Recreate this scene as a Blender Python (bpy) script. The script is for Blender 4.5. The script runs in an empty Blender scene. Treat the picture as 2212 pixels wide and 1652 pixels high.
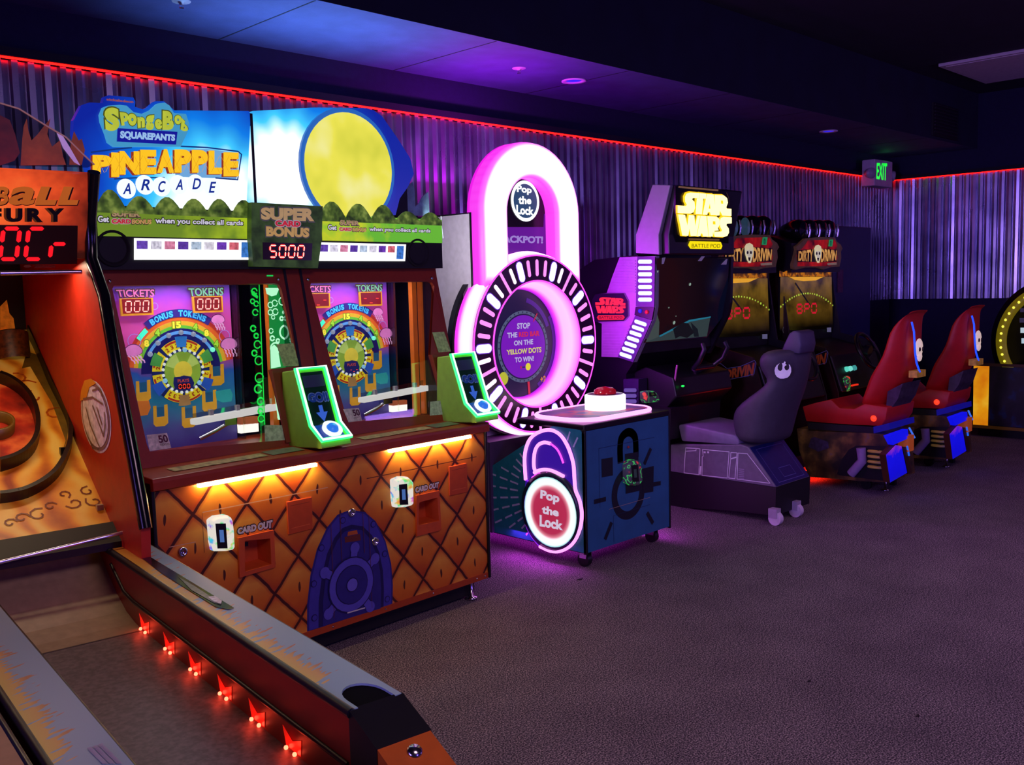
import bpy, bmesh, math, random
from mathutils import Vector as V, Matrix
from mathutils.geometry import tessellate_polygon
random.seed(7)
S = bpy.context.scene
COL = S.collection
# ---------------------------------------------------------------- camera
F = 2078.87; CX, CY = 1106.0, 826.0; H = 1.6
PIT, ROLL, YA = [math.radians(a) for a in (5.69277, -1.45073, 45.10072)]
fw0 = V((math.cos(YA), math.sin(YA), 0)); rt0 = V((math.sin(YA), -math.cos(YA), 0)); U0 = V((0, 0, 1))
fw = fw0 * math.cos(PIT) - U0 * math.sin(PIT); up_ = fw0 * math.sin(PIT) + U0 * math.cos(PIT)
RT = rt0 * math.cos(ROLL) + up_ * math.sin(ROLL); UP = -rt0 * math.sin(ROLL) + up_ * math.cos(ROLL)
C = V((0, 0, H))
cam = bpy.data.cameras.new('camera'); cam.sensor_width = 36; cam.lens = F / 2212 * 36; cam.clip_start = .02
co = bpy.data.objects.new('camera', cam); COL.objects.link(co)
m3 = Matrix((RT, UP, -fw)).transposed(); co.matrix_world = Matrix.Translation(C) @ m3.to_4x4()
S.camera = co
# ---------------------------------------------------------------- colour, world, lamps
vs = S.view_settings; vs.view_transform = 'Standard'; vs.look = 'None'; vs.gamma = 1; vs.exposure = 0.0; vs.use_curve_mapping = False
W = bpy.data.worlds.new('arcade_dark'); S.world = W; W.use_nodes = True
bg = W.node_tree.nodes['Background']; bg.inputs[0].default_value = (.30, .16, .55, 1); bg.inputs[1].default_value = .06
def lamp(name, kind, loc, col, e, size=.3, to=None, sy=None, spot=None, spread=None):
    l = bpy.data.lights.new(name, kind); l.color = col; l.energy = e
    if kind == 'AREA':
        l.size = size
        if sy: l.shape = 'RECTANGLE'; l.size_y = sy
        if spread: l.spread = spread
    else: l.shadow_soft_size = size
    if spot: l.spot_size = spot; l.spot_blend = .6
    o = bpy.data.objects.new(name, l); COL.objects.link(o); o.location = loc
    if to is not None: o.rotation_euler = (V(to) - V(loc)).to_track_quat('-Z', 'Y').to_euler()
    return o
# unseen overhead fill lights, added to brighten the floor
lamp('overhead_fill', 'AREA', (1.6, -.2, 3.5), (1, .60, .84), 29, 1.4, (2.6, 2.0, 0), None, None, 1.9)
lamp('overhead_fill', 'AREA', (5.5, .8, 3.5), (.90, .46, .90), 12, 1.2, (5.5, 1.2, 0), None, None, 1.8)
lamp('overhead_fill', 'AREA', (8.6, .3, 3.5), (.8, .30, .65), 10, 1.4, (8.6, 1.6, 0), None, None, 1.9)
# added fill behind the viewer for the steel ribs, standing for unseen games
lamp('wall_fill', 'AREA', (-2.2, 2.2, 1.9), (.34, .18, 1), 12, .7, (8, 3.5, 1.8), 1.6)
lamp('wall_fill', 'AREA', (-2.5, 1.3, 2.0), (.40, .22, 1), 13, .9, (11.4, 3.6, 1.7), 1.6, None, .7)
lamp('wall_fill', 'AREA', (1.5, -3.2, 2.0), (.16, .09, 1), 45, .6, (3.5, 5, 1.9), 1.4)
lamp('wall_fill', 'AREA', (9.5, -3.6, 2.0), (.42, .22, 1), 55, 1.2, (9, 5, 1.9), 1.6)
# ---------------------------------------------------------------- helpers
def lin(h):
    h = h.lstrip('#'); c = [int(h[i:i + 2], 16) / 255 for i in (0, 2, 4)]
    return [x / 12.92 if x <= .04045 else ((x + .055) / 1.055) ** 2.4 for x in c] + [1]
MATS = {}
def nod(t, k, **kw):
    n = t.nodes.new(k)
    for a, b in kw.items(): setattr(n, a, b)
    return n
def M(col, rough=.5, metal=0, emit=0, noise=.08, scale=25, spec=.5, bump=0, bs=200, ecol=None):
    k = (col, rough, metal, emit, noise, scale, spec, bump, bs, ecol)
    if k in MATS: return MATS[k]
    m = bpy.data.materials.new('mat_%d' % len(MATS)); m.use_nodes = True; t = m.node_tree
    p = t.nodes['Principled BSDF']; c = lin(col)
    tc = nod(t, 'ShaderNodeTexCoord'); nz = nod(t, 'ShaderNodeTexNoise'); nz.inputs['Scale'].default_value = scale; nz.inputs['Detail'].default_value = 3
    t.links.new(tc.outputs['Object'], nz.inputs['Vector'])
    r = nod(t, 'ShaderNodeValToRGB')
    r.color_ramp.elements[0].position = .3; r.color_ramp.elements[1].position = .7
    r.color_ramp.elements[0].color = [x * (1 - noise) for x in c[:3]] + [1]
    r.color_ramp.elements[1].color = [min(1, x * (1 + noise)) for x in c[:3]] + [1]
    t.links.new(nz.outputs[0], r.inputs[0]); t.links.new(r.outputs[0], p.inputs['Base Color'])
    p.inputs['Roughness'].default_value = rough; p.inputs['Metallic'].default_value = metal
    p.inputs['Specular IOR Level'].default_value = spec
    if emit:
        if ecol: p.inputs['Emission Color'].default_value = lin(ecol)
        else: t.links.new(r.outputs[0], p.inputs['Emission Color'])
        p.inputs['Emission Strength'].default_value = emit
    if bump:
        n2 = nod(t, 'ShaderNodeTexNoise'); n2.inputs['Scale'].default_value = bs; t.links.new(tc.outputs['Object'], n2.inputs['Vector'])
        b = nod(t, 'ShaderNodeBump'); b.inputs['Strength'].default_value = bump; b.inputs['Distance'].default_value = .005
        t.links.new(n2.outputs[0], b.inputs['Height']); t.links.new(b.outputs[0], p.inputs['Normal'])
    MATS[k] = m; return m
def E(col, s=1.0, noise=.03):                                       # something that gives off light
    k = ('E', col, s)
    if k in MATS: return MATS[k]
    m = bpy.data.materials.new('glow_%d' % len(MATS)); m.use_nodes = True; t = m.node_tree
    p = t.nodes['Principled BSDF']; p.inputs['Base Color'].default_value = (.01, .01, .01, 1); p.inputs['Roughness'].default_value = .35
    tc = nod(t, 'ShaderNodeTexCoord'); nz = nod(t, 'ShaderNodeTexNoise'); nz.inputs['Scale'].default_value = 12
    t.links.new(tc.outputs['Object'], nz.inputs['Vector'])
    r = nod(t, 'ShaderNodeValToRGB'); c = lin(col)
    r.color_ramp.elements[0].color = [x * (1 - noise) for x in c[:3]] + [1]; r.color_ramp.elements[1].color = [x * (1 + noise) for x in c[:3]] + [1]
    t.links.new(nz.outputs[0], r.inputs[0]); t.links.new(r.outputs[0], p.inputs['Emission Color'])
    p.inputs['Emission Strength'].default_value = s
    MATS[k] = m; return m
def glass(tint='#ffffff', gl=.07, rough=.02):
    k = ('G', tint, gl)
    if k in MATS: return MATS[k]
    m = bpy.data.materials.new('clear_pane_%d' % len(MATS)); m.use_nodes = True; t = m.node_tree; t.nodes.clear()
    a = nod(t, 'ShaderNodeBsdfTransparent'); a.inputs[0].default_value = lin(tint)
    g = nod(t, 'ShaderNodeBsdfGlossy'); g.inputs['Roughness'].default_value = rough
    mx = nod(t, 'ShaderNodeMixShader'); mx.inputs[0].default_value = gl; o = nod(t, 'ShaderNodeOutputMaterial')
    t.links.new(a.outputs[0], mx.inputs[1]); t.links.new(g.outputs[0], mx.inputs[2]); t.links.new(mx.outputs[0], o.inputs[0])
    MATS[k] = m; return m
class G:                                                            # tiny node-graph writer
    def __init__(s, name):
        s.m = bpy.data.materials.new(name); s.m.use_nodes = True; s.t = s.m.node_tree; s.p = s.t.nodes['Principled BSDF']
        s.tc = nod(s.t, 'ShaderNodeTexCoord'); sp = nod(s.t, 'ShaderNodeSeparateXYZ'); s.t.links.new(s.tc.outputs['Object'], sp.inputs[0])
        s.x, s.y, s.z = sp.outputs
    def put(s, sock, v):
        if hasattr(v, 'is_linked'): s.t.links.new(v, sock)
        else: sock.default_value = v
    def op(s, o, a, b=0, c=0):
        n = nod(s.t, 'ShaderNodeMath', operation=o); s.put(n.inputs[0], a); s.put(n.inputs[1], b)
        if o in ('MULTIPLY_ADD', 'SMOOTH_MIN'): s.put(n.inputs[2], c)
        return n.outputs[0]
    def noise(s, sc, det=3, vec=None):
        n = nod(s.t, 'ShaderNodeTexNoise'); n.inputs['Scale'].default_value = sc; n.inputs['Detail'].default_value = det
        s.t.links.new(vec or s.tc.outputs['Object'], n.inputs['Vector']); return n.outputs[0]
    def ramp(s, f, stops, interp='LINEAR'):
        r = nod(s.t, 'ShaderNodeValToRGB'); s.put(r.inputs[0], f); cr = r.color_ramp; cr.interpolation = interp
        while len(cr.elements) > 1: cr.elements.remove(cr.elements[-1])
        for i, (p, c) in enumerate(stops):
            e = cr.elements[0] if i == 0 else cr.elements.new(p)
            e.position = p; e.color = lin(c) if isinstance(c, str) else list(c) + [1]
        return r.outputs[0]
    def mix(s, f, a, b, mode='MIX'):
        n = nod(s.t, 'ShaderNodeMix', data_type='RGBA', blend_type=mode); s.put(n.inputs[0], f); s.put(n.inputs[6], lin(a) if isinstance(a, str) else a); s.put(n.inputs[7], lin(b) if isinstance(b, str) else b)
        return n.outputs[2]
    def base(s, c): s.put(s.p.inputs['Base Color'], lin(c) if isinstance(c, str) else c)
    def emit(s, c, k):
        s.put(s.p.inputs['Emission Color'], lin(c) if isinstance(c, str) else c); s.put(s.p.inputs['Emission Strength'], k)
    def rough(s, r): s.put(s.p.inputs['Roughness'], r)
    def bump(s, h, st=.3, d=.005):
        b = nod(s.t, 'ShaderNodeBump'); b.inputs['Strength'].default_value = st; b.inputs['Distance'].default_value = d
        s.put(b.inputs['Height'], h); s.t.links.new(b.outputs[0], s.p.inputs['Normal'])
class MB:                                                           # collects shapes, builds ONE mesh object
    def __init__(s): s.v = []; s.f = []; s.m = []; s.sm = []; s.ms = []
    def mi(s, m):
        if m not in s.ms: s.ms.append(m)
        return s.ms.index(m)
    def add(s, vs, fs, m, smooth=False):
        o = len(s.v); s.v += [V(p) for p in vs]; k = s.mi(m)
        for f in fs: s.f.append([o + i for i in f]); s.m.append(k); s.sm.append(smooth)
        return s
    def face(s, pts, m):
        pts = [V(p) for p in pts]
        if len(pts) <= 4: return s.add(pts, [range(len(pts))], m)
        n = sum(((pts[i].cross(pts[(i + 1) % len(pts)])) for i in range(len(pts))), V())
        tri = []
        for a, b, c in tessellate_polygon([pts]):
            if (pts[b] - pts[a]).cross(pts[c] - pts[a]).dot(n) < 0: b, c = c, b
            tri.append((a, b, c))
        return s.add(pts, tri, m)
    def box(s, a, b, m):
        x0, x1 = sorted((a[0], b[0])); y0, y1 = sorted((a[1], b[1])); z0, z1 = sorted((a[2], b[2]))
        return s.add([(x0, y0, z0), (x1, y0, z0), (x1, y1, z0), (x0, y1, z0), (x0, y0, z1), (x1, y0, z1), (x1, y1, z1), (x0, y1, z1)],
                     [(3, 2, 1, 0), (4, 5, 6, 7), (0, 1, 5, 4), (1, 2, 6, 5), (2, 3, 7, 6), (3, 0, 4, 7)], m)
    def ext(s, pts, vec, m, mside=None, holes=(), back=True):
        vec = V(vec); loops = [[V(p) for p in pts]] + [[V(p) for p in h] for h in holes]
        allp = [p for l in loops for p in l]; n = sum(((loops[0][i].cross(loops[0][(i + 1) % len(loops[0])])) for i in range(len(loops[0]))), V())
        tri = []
        if len(loops) == 1 and len(loops[0]) <= 4: tri = [tuple(range(len(loops[0])))]
        else:
            for a, b, c in tessellate_polygon(loops):
                if (allp[b] - allp[a]).cross(allp[c] - allp[a]).dot(n) < 0: b, c = c, b
                tri.append((a, b, c))
        flip = n.dot(vec) > 0
        f0 = [tuple(reversed(t)) for t in tri] if flip else tri
        s.add(allp, f0, m)
        if back: s.add([p + vec for p in allp], [tuple(reversed(t)) for t in f0], m)
        for l in loops:
            k = len(l); vsd = l + [p + vec for p in l]
            fs = [(i, (i + 1) % k, k + (i + 1) % k, k + i) for i in range(k)]
            if (not flip): fs = [tuple(reversed(f)) for f in fs]
            if l is not loops[0]: pass
            s.add(vsd, fs, mside or m)
        return s
    def tube(s, path, r, m, seg=8, closed=False, caps=True):
        path = [V(p) for p in path]; n = len(path); vs = []; fs = []; prev = None
        rr = r if isinstance(r, (list, tuple)) else [r] * n
        for i, p in enumerate(path):
            a = path[(i - 1) % n] if (closed or i) else p; b = path[(i + 1) % n] if (closed or i < n - 1) else p
            d = (b - a).normalized()
            if prev is None: u = d.orthogonal().normalized()
            else: u = (prev - d * prev.dot(d)).normalized()
            prev = u; w = d.cross(u)
            for k in range(seg):
                t = 2 * math.pi * k / seg; vs.append(p + (u * math.cos(t) + w * math.sin(t)) * rr[i])
        for i in range(n if closed else n - 1):
            for k in range(seg):
                j = (i + 1) % n
                fs.append((i * seg + k, i * seg + (k + 1) % seg, j * seg + (k + 1) % seg, j * seg + k))
        s.add(vs, fs, m, True)
        if caps and not closed:
            s.add(vs[:seg], [tuple(reversed(range(seg)))], m); s.add(vs[-seg:], [tuple(range(seg))], m)
        return s
    def lathe(s, prof, o, ax, m, seg=24, smooth=True):              # prof = [(radius, height)]
        o = V(o); ax = V(ax).normalized(); u = ax.orthogonal().normalized(); w = ax.cross(u); vs = []; fs = []
        for r, h in prof:
            for k in range(seg):
                t = 2 * math.pi * k / seg; vs.append(o + ax * h + (u * math.cos(t) + w * math.sin(t)) * max(r, 1e-5))
        for i in range(len(prof) - 1):
            for k in range(seg): fs.append((i * seg + k, i * seg + (k + 1) % seg, (i + 1) * seg + (k + 1) % seg, (i + 1) * seg + k))
        return s.add(vs, fs, m, smooth)
    def cyl(s, o, ax, r, h, m, seg=24):
        o = V(o); ax = V(ax).normalized()
        s.lathe([(r, 0), (r, h)], o, ax, m, seg); s.lathe([(0, 0), (r, 0)], o, ax, m, seg, False); return s.lathe([(r, h), (0, h)], o, ax, m, seg, False)
    def ball(s, o, r, m, seg=12, k=(1, 1, 1)):
        vs = []; fs = []; n = seg // 2
        for i in range(n + 1):
            a = math.pi * i / n
            for j in range(seg):
                b = 2 * math.pi * j / seg; vs.append(V(o) + V((r * k[0] * math.sin(a) * math.cos(b), r * k[1] * math.sin(a) * math.sin(b), r * k[2] * math.cos(a))))
        for i in range(n):
            for j in range(seg): fs.append((i * seg + j, (i + 1) * seg + j, (i + 1) * seg + (j + 1) % seg, i * seg + (j + 1) % seg))
        return s.add(vs, fs, m, True)
    def build(s, name, par=None, bevel=0, seg=2, sub=0, label=None):
        me = bpy.data.meshes.new(name); me.from_pydata([tuple(p) for p in s.v], [], [list(f) for f in s.f])
        for m in s.ms: me.materials.append(m)
        me.polygons.foreach_set('material_index', s.m); me.polygons.foreach_set('use_smooth', s.sm); me.update()
        o = bpy.data.objects.new(name, me); COL.objects.link(o)
        if par is not None: o.parent = par
        if bevel or sub:
            bm = bmesh.new(); bm.from_mesh(me); bmesh.ops.remove_doubles(bm, verts=bm.verts, dist=1e-5)
            bmesh.ops.recalc_face_normals(bm, faces=bm.faces); bm.to_mesh(me); bm.free()
        if bevel:
            b = o.modifiers.new('bevel', 'BEVEL'); b.width = bevel; b.segments = seg; b.limit_method = 'ANGLE'; b.angle_limit = .6
            if seg > 2: me.polygons.foreach_set('use_smooth', [True] * len(me.polygons))
        if sub:
            b = o.modifiers.new('sub', 'SUBSURF'); b.levels = b.render_levels = sub
            me.polygons.foreach_set('use_smooth', [True] * len(me.polygons))
        if label: o['label'] = label
        return o
def thing(name, label, cat, loc=(0, 0, 0), rz=0, group=None):
    o = bpy.data.objects.new(name, None); COL.objects.link(o); o.location = loc; o.rotation_euler = (0, 0, rz)
    o['label'] = label; o['category'] = cat
    if group: o['group'] = group
    return o
def tag(o, label, cat, group=None):
    o['label'] = label; o['category'] = cat
    if group: o['group'] = group
    return o
def struct(o): o['kind'] = 'structure'; return o
def dup(o, par=None, keep=lambda o: True):
    c = o.copy(); COL.objects.link(c)
    if par is not None: c.parent = par
    for ch in list(o.children):
        if keep(ch): dup(ch, c, keep)
    return c
def smooth(p, n=5, closed=False):                                  # Catmull-Rom through the points
    p = [V(q) for q in p]; k = len(p); r = []
    for i in range(k if closed else k - 1):
        g4 = [p[(i + j) % k] if closed else p[min(max(i + j, 0), k - 1)] for j in (-1, 0, 1, 2)]
        for t in range(n):
            t /= n; r.append(.5 * (2 * g4[1] + (g4[2] - g4[0]) * t + (2 * g4[0] - 5 * g4[1] + 4 * g4[2] - g4[3]) * t * t + (3 * g4[1] - g4[0] - 3 * g4[2] + g4[3]) * t ** 3))
    if not closed: r.append(p[-1])
    return r
class Fr:                                                           # a thing's own axes: x right along it, y into it, z up
    def __init__(s, o, a=0): s.o = V(o); s.a = a; s.Mx = Matrix.Translation(s.o) @ Matrix.Rotation(a, 4, 'Z'); s.Mi = s.Mx.inverted(); s.c = s.Mi @ C
    def ray(s, x, y): return s.Mi.to_3x3() @ (fw + RT * ((x - CX) / F) - UP * ((y - CY) / F))
    def hit(s, x, y, p, n):
        d = s.ray(x, y); p = V(p); n = V(n); return s.c + d * ((p - s.c).dot(n) / d.dot(n))
TXT = {}
def txt(st, bold, font_shear):
    k = (st, bold, font_shear)
    if k not in TXT:
        cu = bpy.data.curves.new('t', 'FONT'); cu.body = st; cu.size = 1; cu.offset = bold; cu.shear = font_shear; cu.dimensions = '2D'; cu.fill_mode = 'FRONT'; cu.resolution_u = 4
        o = bpy.data.objects.new('t', cu); me = o.to_mesh()
        vs = [(v.co.x, v.co.y) for v in me.vertices]; fs = [tuple(p.vertices) for p in me.polygons]
        o.to_mesh_clear(); bpy.data.objects.remove(o); bpy.data.curves.remove(cu)
        TXT[k] = (vs, fs)
    return TXT[k]
SEG = {'0': 'abcdef', '5': 'afgcd', 'C': 'adef', 'r': 'eg', '8': 'abcdefg', 'P': 'abefg', '-': 'g', '_': 'd', '1': 'bc', ' ': '', '2': 'abged', '^': 'f'}
SGP = {'a': ((.12, 1), (.88, 1)), 'b': ((.92, .95), (.92, .54)), 'c': ((.92, .46), (.92, .05)), 'd': ((.12, 0), (.88, 0)), 'e': ((.08, .46), (.08, .05)), 'f': ((.08, .95), (.08, .54)), 'g': ((.15, .5), (.85, .5))}
class Pan:                                                          # a flat face of a thing, for print and lettering
    def __init__(s, fr, p, n):
        s.fr = fr; s.p = V(p); s.n = V(n).normalized(); s.e2 = (V((0, 0, 1)) - s.n * s.n.z)
        s.e2 = s.e2.normalized() if s.e2.length > 1e-4 else V((0, 1, 0)); s.e1 = s.e2.cross(s.n)
    def P(s, q, l=0):
        if isinstance(q, V): b = q
        else: b = s.fr.hit(q[0], q[1], s.p, s.n)
        return b + s.n * (l * .0012)
    def L(s, u, v): return s.p + s.e1 * u + s.e2 * v
    def poly(s, mb, pts, m, l=1): mb.face([s.P(q, l) for q in pts], m)
    def slab(s, mb, pts, t, m, l=0, ms=None, holes=()): mb.ext([s.P(q, l) for q in pts], s.n * t, m, ms, [[s.P(q, l) for q in h] for h in holes])
    def disc(s, mb, c, r, m, l=1, seg=24, k=1.0):
        c = s.P(c, l); mb.add([c + s.e1 * r * math.cos(2 * math.pi * i / seg) + s.e2 * r * k * math.sin(2 * math.pi * i / seg) for i in range(seg)], [range(seg)], m)
    def arc(s, c, r, a0, a1, n=24): 
        c = s.P(c); return [c + s.e1 * r * math.cos(math.radians(a0 + (a1 - a0) * i / n)) + s.e2 * r * math.sin(math.radians(a0 + (a1 - a0) * i / n)) for i in range(n + 1)]
    def ring(s, mb, c, r0, r1, m, l=1, a0=0, a1=360, n=32):
        A = [p + s.n * l * .0012 for p in s.arc(c, r0, a0, a1, n)]; B = [p + s.n * l * .0012 for p in s.arc(c, r1, a0, a1, n)]
        mb.add(A + B, [(i, n + 1 + i, n + 2 + i, i + 1) for i in range(n)], m)
    def line(s, mb, pts, w, m, l=1):
        p = [s.P(q, l) for q in pts]
        for a, b in zip(p, p[1:]):
            d = (b - a).normalized(); t = s.n.cross(d) * w / 2; e = d * w * .3
            mb.add([a - e - t, b + e - t, b + e + t, a - e + t], [range(4)], m)
    def quad(s, q, l=0):
        A, B, Cc, D = [s.P(k, l) for k in q]
        return lambda u, v: (A * (1 - u) + B * u) * v + (D * (1 - u) + Cc * u) * (1 - v)
    def text(s, mb, st, q, m, l=2, bold=0, shear=0, out=None, ow=.03):
        if out: s.text(mb, st, s.grow(q, ow), out, l - .5, bold + ow * .45, shear)
        vs, fs = txt(st, bold, shear)
        if not vs: return
        x0 = min(v[0] for v in vs); x1 = max(v[0] for v in vs); y0 = min(v[1] for v in vs); y1 = max(v[1] for v in vs); f = s.quad(q, l)
        mb.add([f((x - x0) / (x1 - x0), (y - y0) / (y1 - y0)) for x, y in vs], fs, m)
    def grow(s, q, k):
        P4 = [s.P(a) for a in q]; h = (P4[0] - P4[3]).length * k
        c = sum(P4, V()) / 4; r = []
        for i, a in enumerate(P4):
            r.append(a + s.e1 * (h if i in (1, 2) else -h) + s.e2 * (h if i < 2 else -h))
        return r
    def led(s, mb, st, q, m, l=2, w=.16, gap=.3, slant=.1):
        f = s.quad(q, l); n = len(st); cw = 1 / (n + (n - 1) * gap)
        A = (f(1, 0) - f(0, 0)).length * cw; hh = (f(0, 1) - f(0, 0)).length; th = w * A
        for i, ch in enumerate(st):
            for g in SEG[ch]:
                a, b = SGP[g]
                pa, pb = [f((i * (1 + gap) + k[0] + slant * (k[1] - .5)) * cw, k[1]) for k in (a, b)]
                d = (pb - pa).normalized(); t = s.n.cross(d) * th / 2; e = d * th * .45
                mb.add([pa, pa + e - t, pb - e - t, pb, pb - e + t, pa + e + t], [range(6)], m)
def Z(ox, oy, k): return lambda *p: [(ox + x / k, oy + y / k) for x, y in p]   # readings off enlarged views of the photograph
zA = Z(0, 100, 2.95); zB = Z(500, 200, 3.934); zC = Z(200, 560, 3.754); zD = Z(600, 560, 3.754); zE = Z(0, 640, 2.753); zF = Z(300, 960, 2.836)
zG = Z(960, 280, 4.589); zH = Z(960, 540, 3.933); zI = Z(1040, 840, 4.13); zJ = Z(1270, 380, 3.934); zK = Z(1320, 720, 3.754); zL = Z(1560, 440, 4.858)
zM = Z(1680, 640, 3.755); zO = Z(0, 1100, 2.993); zP = Z(500, 1240, 3.95); zQ = Z(150, 190, 5.395); zR = Z(200, 560, 6.144); zS = Z(1600, 900, 4.022)
zT = Z(1400, 380, 8.258); zU = Z(1480, 740, 9.177); zV = Z(1580, 460, 6.886); zW = Z(2080, 600, 4.72); zX = Z(380, 700, 7.511); zY = Z(400, 1080, 6.9125); zZ = Z(0, 380, 6.883)
BLACK = M('#08080b', .45); CHROME = M('#c8c8d0', .18, 1.0)
X0 = Fr((0, 0, 0))
# ---------------------------------------------------------------- the room
g = G('carpet'); n1 = g.noise(170, 2); n2 = g.noise(3.2, 4); n3 = g.noise(45, 3)
c = g.ramp(n1, [(.36, '#383540'), (.5, '#77717a'), (.62, '#c2bab8')]); c = g.mix(.75, c, g.ramp(n2, [(.3, '#c8c2c6'), (.7, '#f4eeee')]), 'MULTIPLY'); c = g.mix(.35, c, g.ramp(n3, [(.35, '#6a6570'), (.65, '#c9c2c2')]), 'MULTIPLY')
g.base(c); g.rough(.95); g.p.inputs['Specular IOR Level'].default_value = .1; g.bump(g.op('ADD', n1, n3), .45, .004); CARPET = g.m
YW = 5.0; XW = 11.415; ZLED = 2.728
mb = MB(); mb.box((-3, -4, -.08), (13.2, 5.3, 0), CARPET); struct(mb.build('floor'))
WALLP = M('#14143a', .85, noise=.12, bump=.25, bs=160); NAVY = M('#3c4270', .8, noise=.15, scale=6, bump=.3, bs=140)
g = G('corrugated_steel'); n = g.noise(3); n5 = g.noise(2.5)
g.base(g.ramp(n, [(.3, '#80829a'), (.7, '#b8b8cc')])); g.p.inputs['Metallic'].default_value = .9; g.rough(g.op('MULTIPLY_ADD', n5, .14, .22)); STEEL = g.m
def corrugated(name, a, b, n, z0, z1, par=None, sg=1):                    # box-profile sheet from a to b, ribs standing off along n
    a = V(a); b = V(b); d = (b - a); Ln = d.length; d.normalize(); n = V(n); pitch = .0745; k = int(Ln / pitch); pts = []
    for i in range(k + 1):
        tl = sg * random.uniform(.0005, .0045); tv = sg * random.uniform(.0, .004)
        for t, h in ((0, tv), (.46, -tv), (.54, .024 - tl), (.92, .024 + tl)):
            q = i * pitch + t * pitch
            if q <= Ln: pts.append(a + d * q + n * (h + .006))
    m = MB(); kk = len(pts); vs = [p + V((0, 0, z0)) for p in pts] + [p + V((0, 0, z1)) for p in pts]
    m.add(vs, [(i, i + 1, kk + i + 1, kk + i) for i in range(kk - 1)], STEEL)
    return m.build(name, par)
bd = V((-.0457, .99896, 0)); bn = V((-.99896, -.0457, 0)); cor = V((XW, YW, 0)); far = cor - bd * 9
mb = MB(); mb.box((-3, YW, 0), (XW, YW + .12, 3.05), WALLP); wl = struct(mb.build('wall_left'))
mb = MB(); mb.ext([cor, far, far - bn * .12, cor - bn * .12], (0, 0, 3.7), WALLP); wb = struct(mb.build('wall_back'))
corrugated('steel_cladding', (-3, YW, 0), (XW, YW, 0), (0, -1, 0), 1.335, ZLED, wl)
corrugated('steel_cladding', cor, far, bn, 1.335, ZLED, wb, -1)
YF = 4.04
mb = MB(); mb.box((-3, YF + .001, 3.0), (XW + .3, YW + .12, 3.1), NAVY)
for i in range(12): mb.box((-.9 + i * 1.22 - .004, YF + .01, 2.9985), (-.9 + i * 1.22 + .004, YW, 3.0005), M('#141628', .9))
ce = struct(mb.build('ceiling'))
mb = MB(); mb.box((-3, -4, 3.6), (13.2, YF + .1, 3.7), M('#17152b', .85, noise=.2, scale=5, bump=.3, bs=120)); mb.box((-3, YF, 3.0005), (XW + .4, YF + .1, 3.6), M('#12142e', .85, noise=.2, scale=4, bump=.3, bs=120))
struct(mb.build('ceiling_raised'))
# red light strips along the head of both claddings
mb = MB(); mb.box((-3, YW - .055, ZLED), (XW - .05, YW - .042, ZLED + .008), E('#ff1008', 6)); tag(mb.build('light_strip'), 'long red light strip along the top of the left steel wall', 'light strip', 'red strips above the steel cladding')
mb = MB(); mb.ext([p + V((0, 0, ZLED)) for p in (cor + bn * .042, far + bn * .042, far + bn * .055, cor + bn * .055)], (0, 0, .008), E('#ff1008', 5)); tag(mb.build('light_strip'), 'red light strip along the top of the far steel wall', 'light strip', 'red strips above the steel cladding')
mb = MB(); mb.box((-3, YW - .065, ZLED + .009), (XW, YW, ZLED + .05), M('#10101c', .8)); mb.ext([p + V((0, 0, ZLED + .009)) for p in (cor, far, far + bn * .065, cor + bn * .065)], (0, 0, .04), M('#10101c', .8)); struct(mb.build('trim_1'))
# recessed lamps, sprinklers, dead fluorescent panel, grille, exit sign
for (x, y, r, lab) in ((5.14, 4.48, .085, 'recessed blue downlight in the ceiling above the giant padlock game'), (8.80, 4.464, .085, 'recessed blue downlight in the ceiling near the exit sign'),):
    t = thing('downlight', lab, 'downlight', (x, y, 3.0), 0, 'recessed downlights')
    mb = MB(); mb.lathe([(r, -.001), (r, -.008), (r * .66, -.006), (r * .62, 0)], (0, 0, 0), (0, 0, 1), M('#e6d9f0', .5), 28); mb.build('trim_ring', t)
    mb = MB(); mb.lathe([(r * .62, -.001), (0, -.0015)], (0, 0, 0), (0, 0, 1), E('#1820ff', 1.0), 28); mb.build('lens', t)
for (x, y, lab) in ((4.57, 4.45, 'white sprinkler head in the purple lit ceiling'), (2.28, 4.467, 'white sprinkler head in the blue ceiling at the top edge')):
    t = thing('sprinkler', lab, 'sprinkler', (x, y, 3.0))
    mb = MB(); mb.lathe([(.045, -.001), (.043, -.004), (.016, -.006), (.010, -.016), (0, -.016)], (0, 0, 0), (0, 0, 1), M('#a8a0aa', .5)); mb.build('escutcheon', t)
    mb = MB(); mb.tube([(-.010, 0, -.014), (-.009, 0, -.028), (0, 0, -.032), (.009, 0, -.028), (.010, 0, -.014)], .002, CHROME, 6); mb.lathe([(.012, -.032), (0, -.034)], (0, 0, 0), (0, 0, 1), CHROME, 12); mb.build('deflector', t)
t = thing('fluorescent_fixture', 'unlit pale fluorescent panel in the raised ceiling at the right', 'ceiling light', (10.15, 3.33, 3.6))
mb = MB(); mb.box((-.62, -.40, -.03), (.62, .40, -.001), M('#d9cfd6', .5)); mb.build('frame', t, .004); mb = MB(); mb.box((-.57, -.35, -.034), (.57, .35, -.03), M('#ded2da', .35, bump=.2, bs=90)); mb.build('diffuser', t)
t = thing('air_grille', 'dark slatted air grille high on the ceiling drop near the exit sign', 'grille', (10.5, YF, 3.2))
mb = MB(); mb.box((-.33, -.02, -.17), (.33, -.001, .16), M('#120f18', .6)); mb.build('frame', t); mb = MB()
for i in range(9): mb.box((-.3, -.03, -.14 + i * .034), (.3, -.02, -.125 + i * .034), M('#241d28', .5))
mb.build('slats', t)
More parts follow.
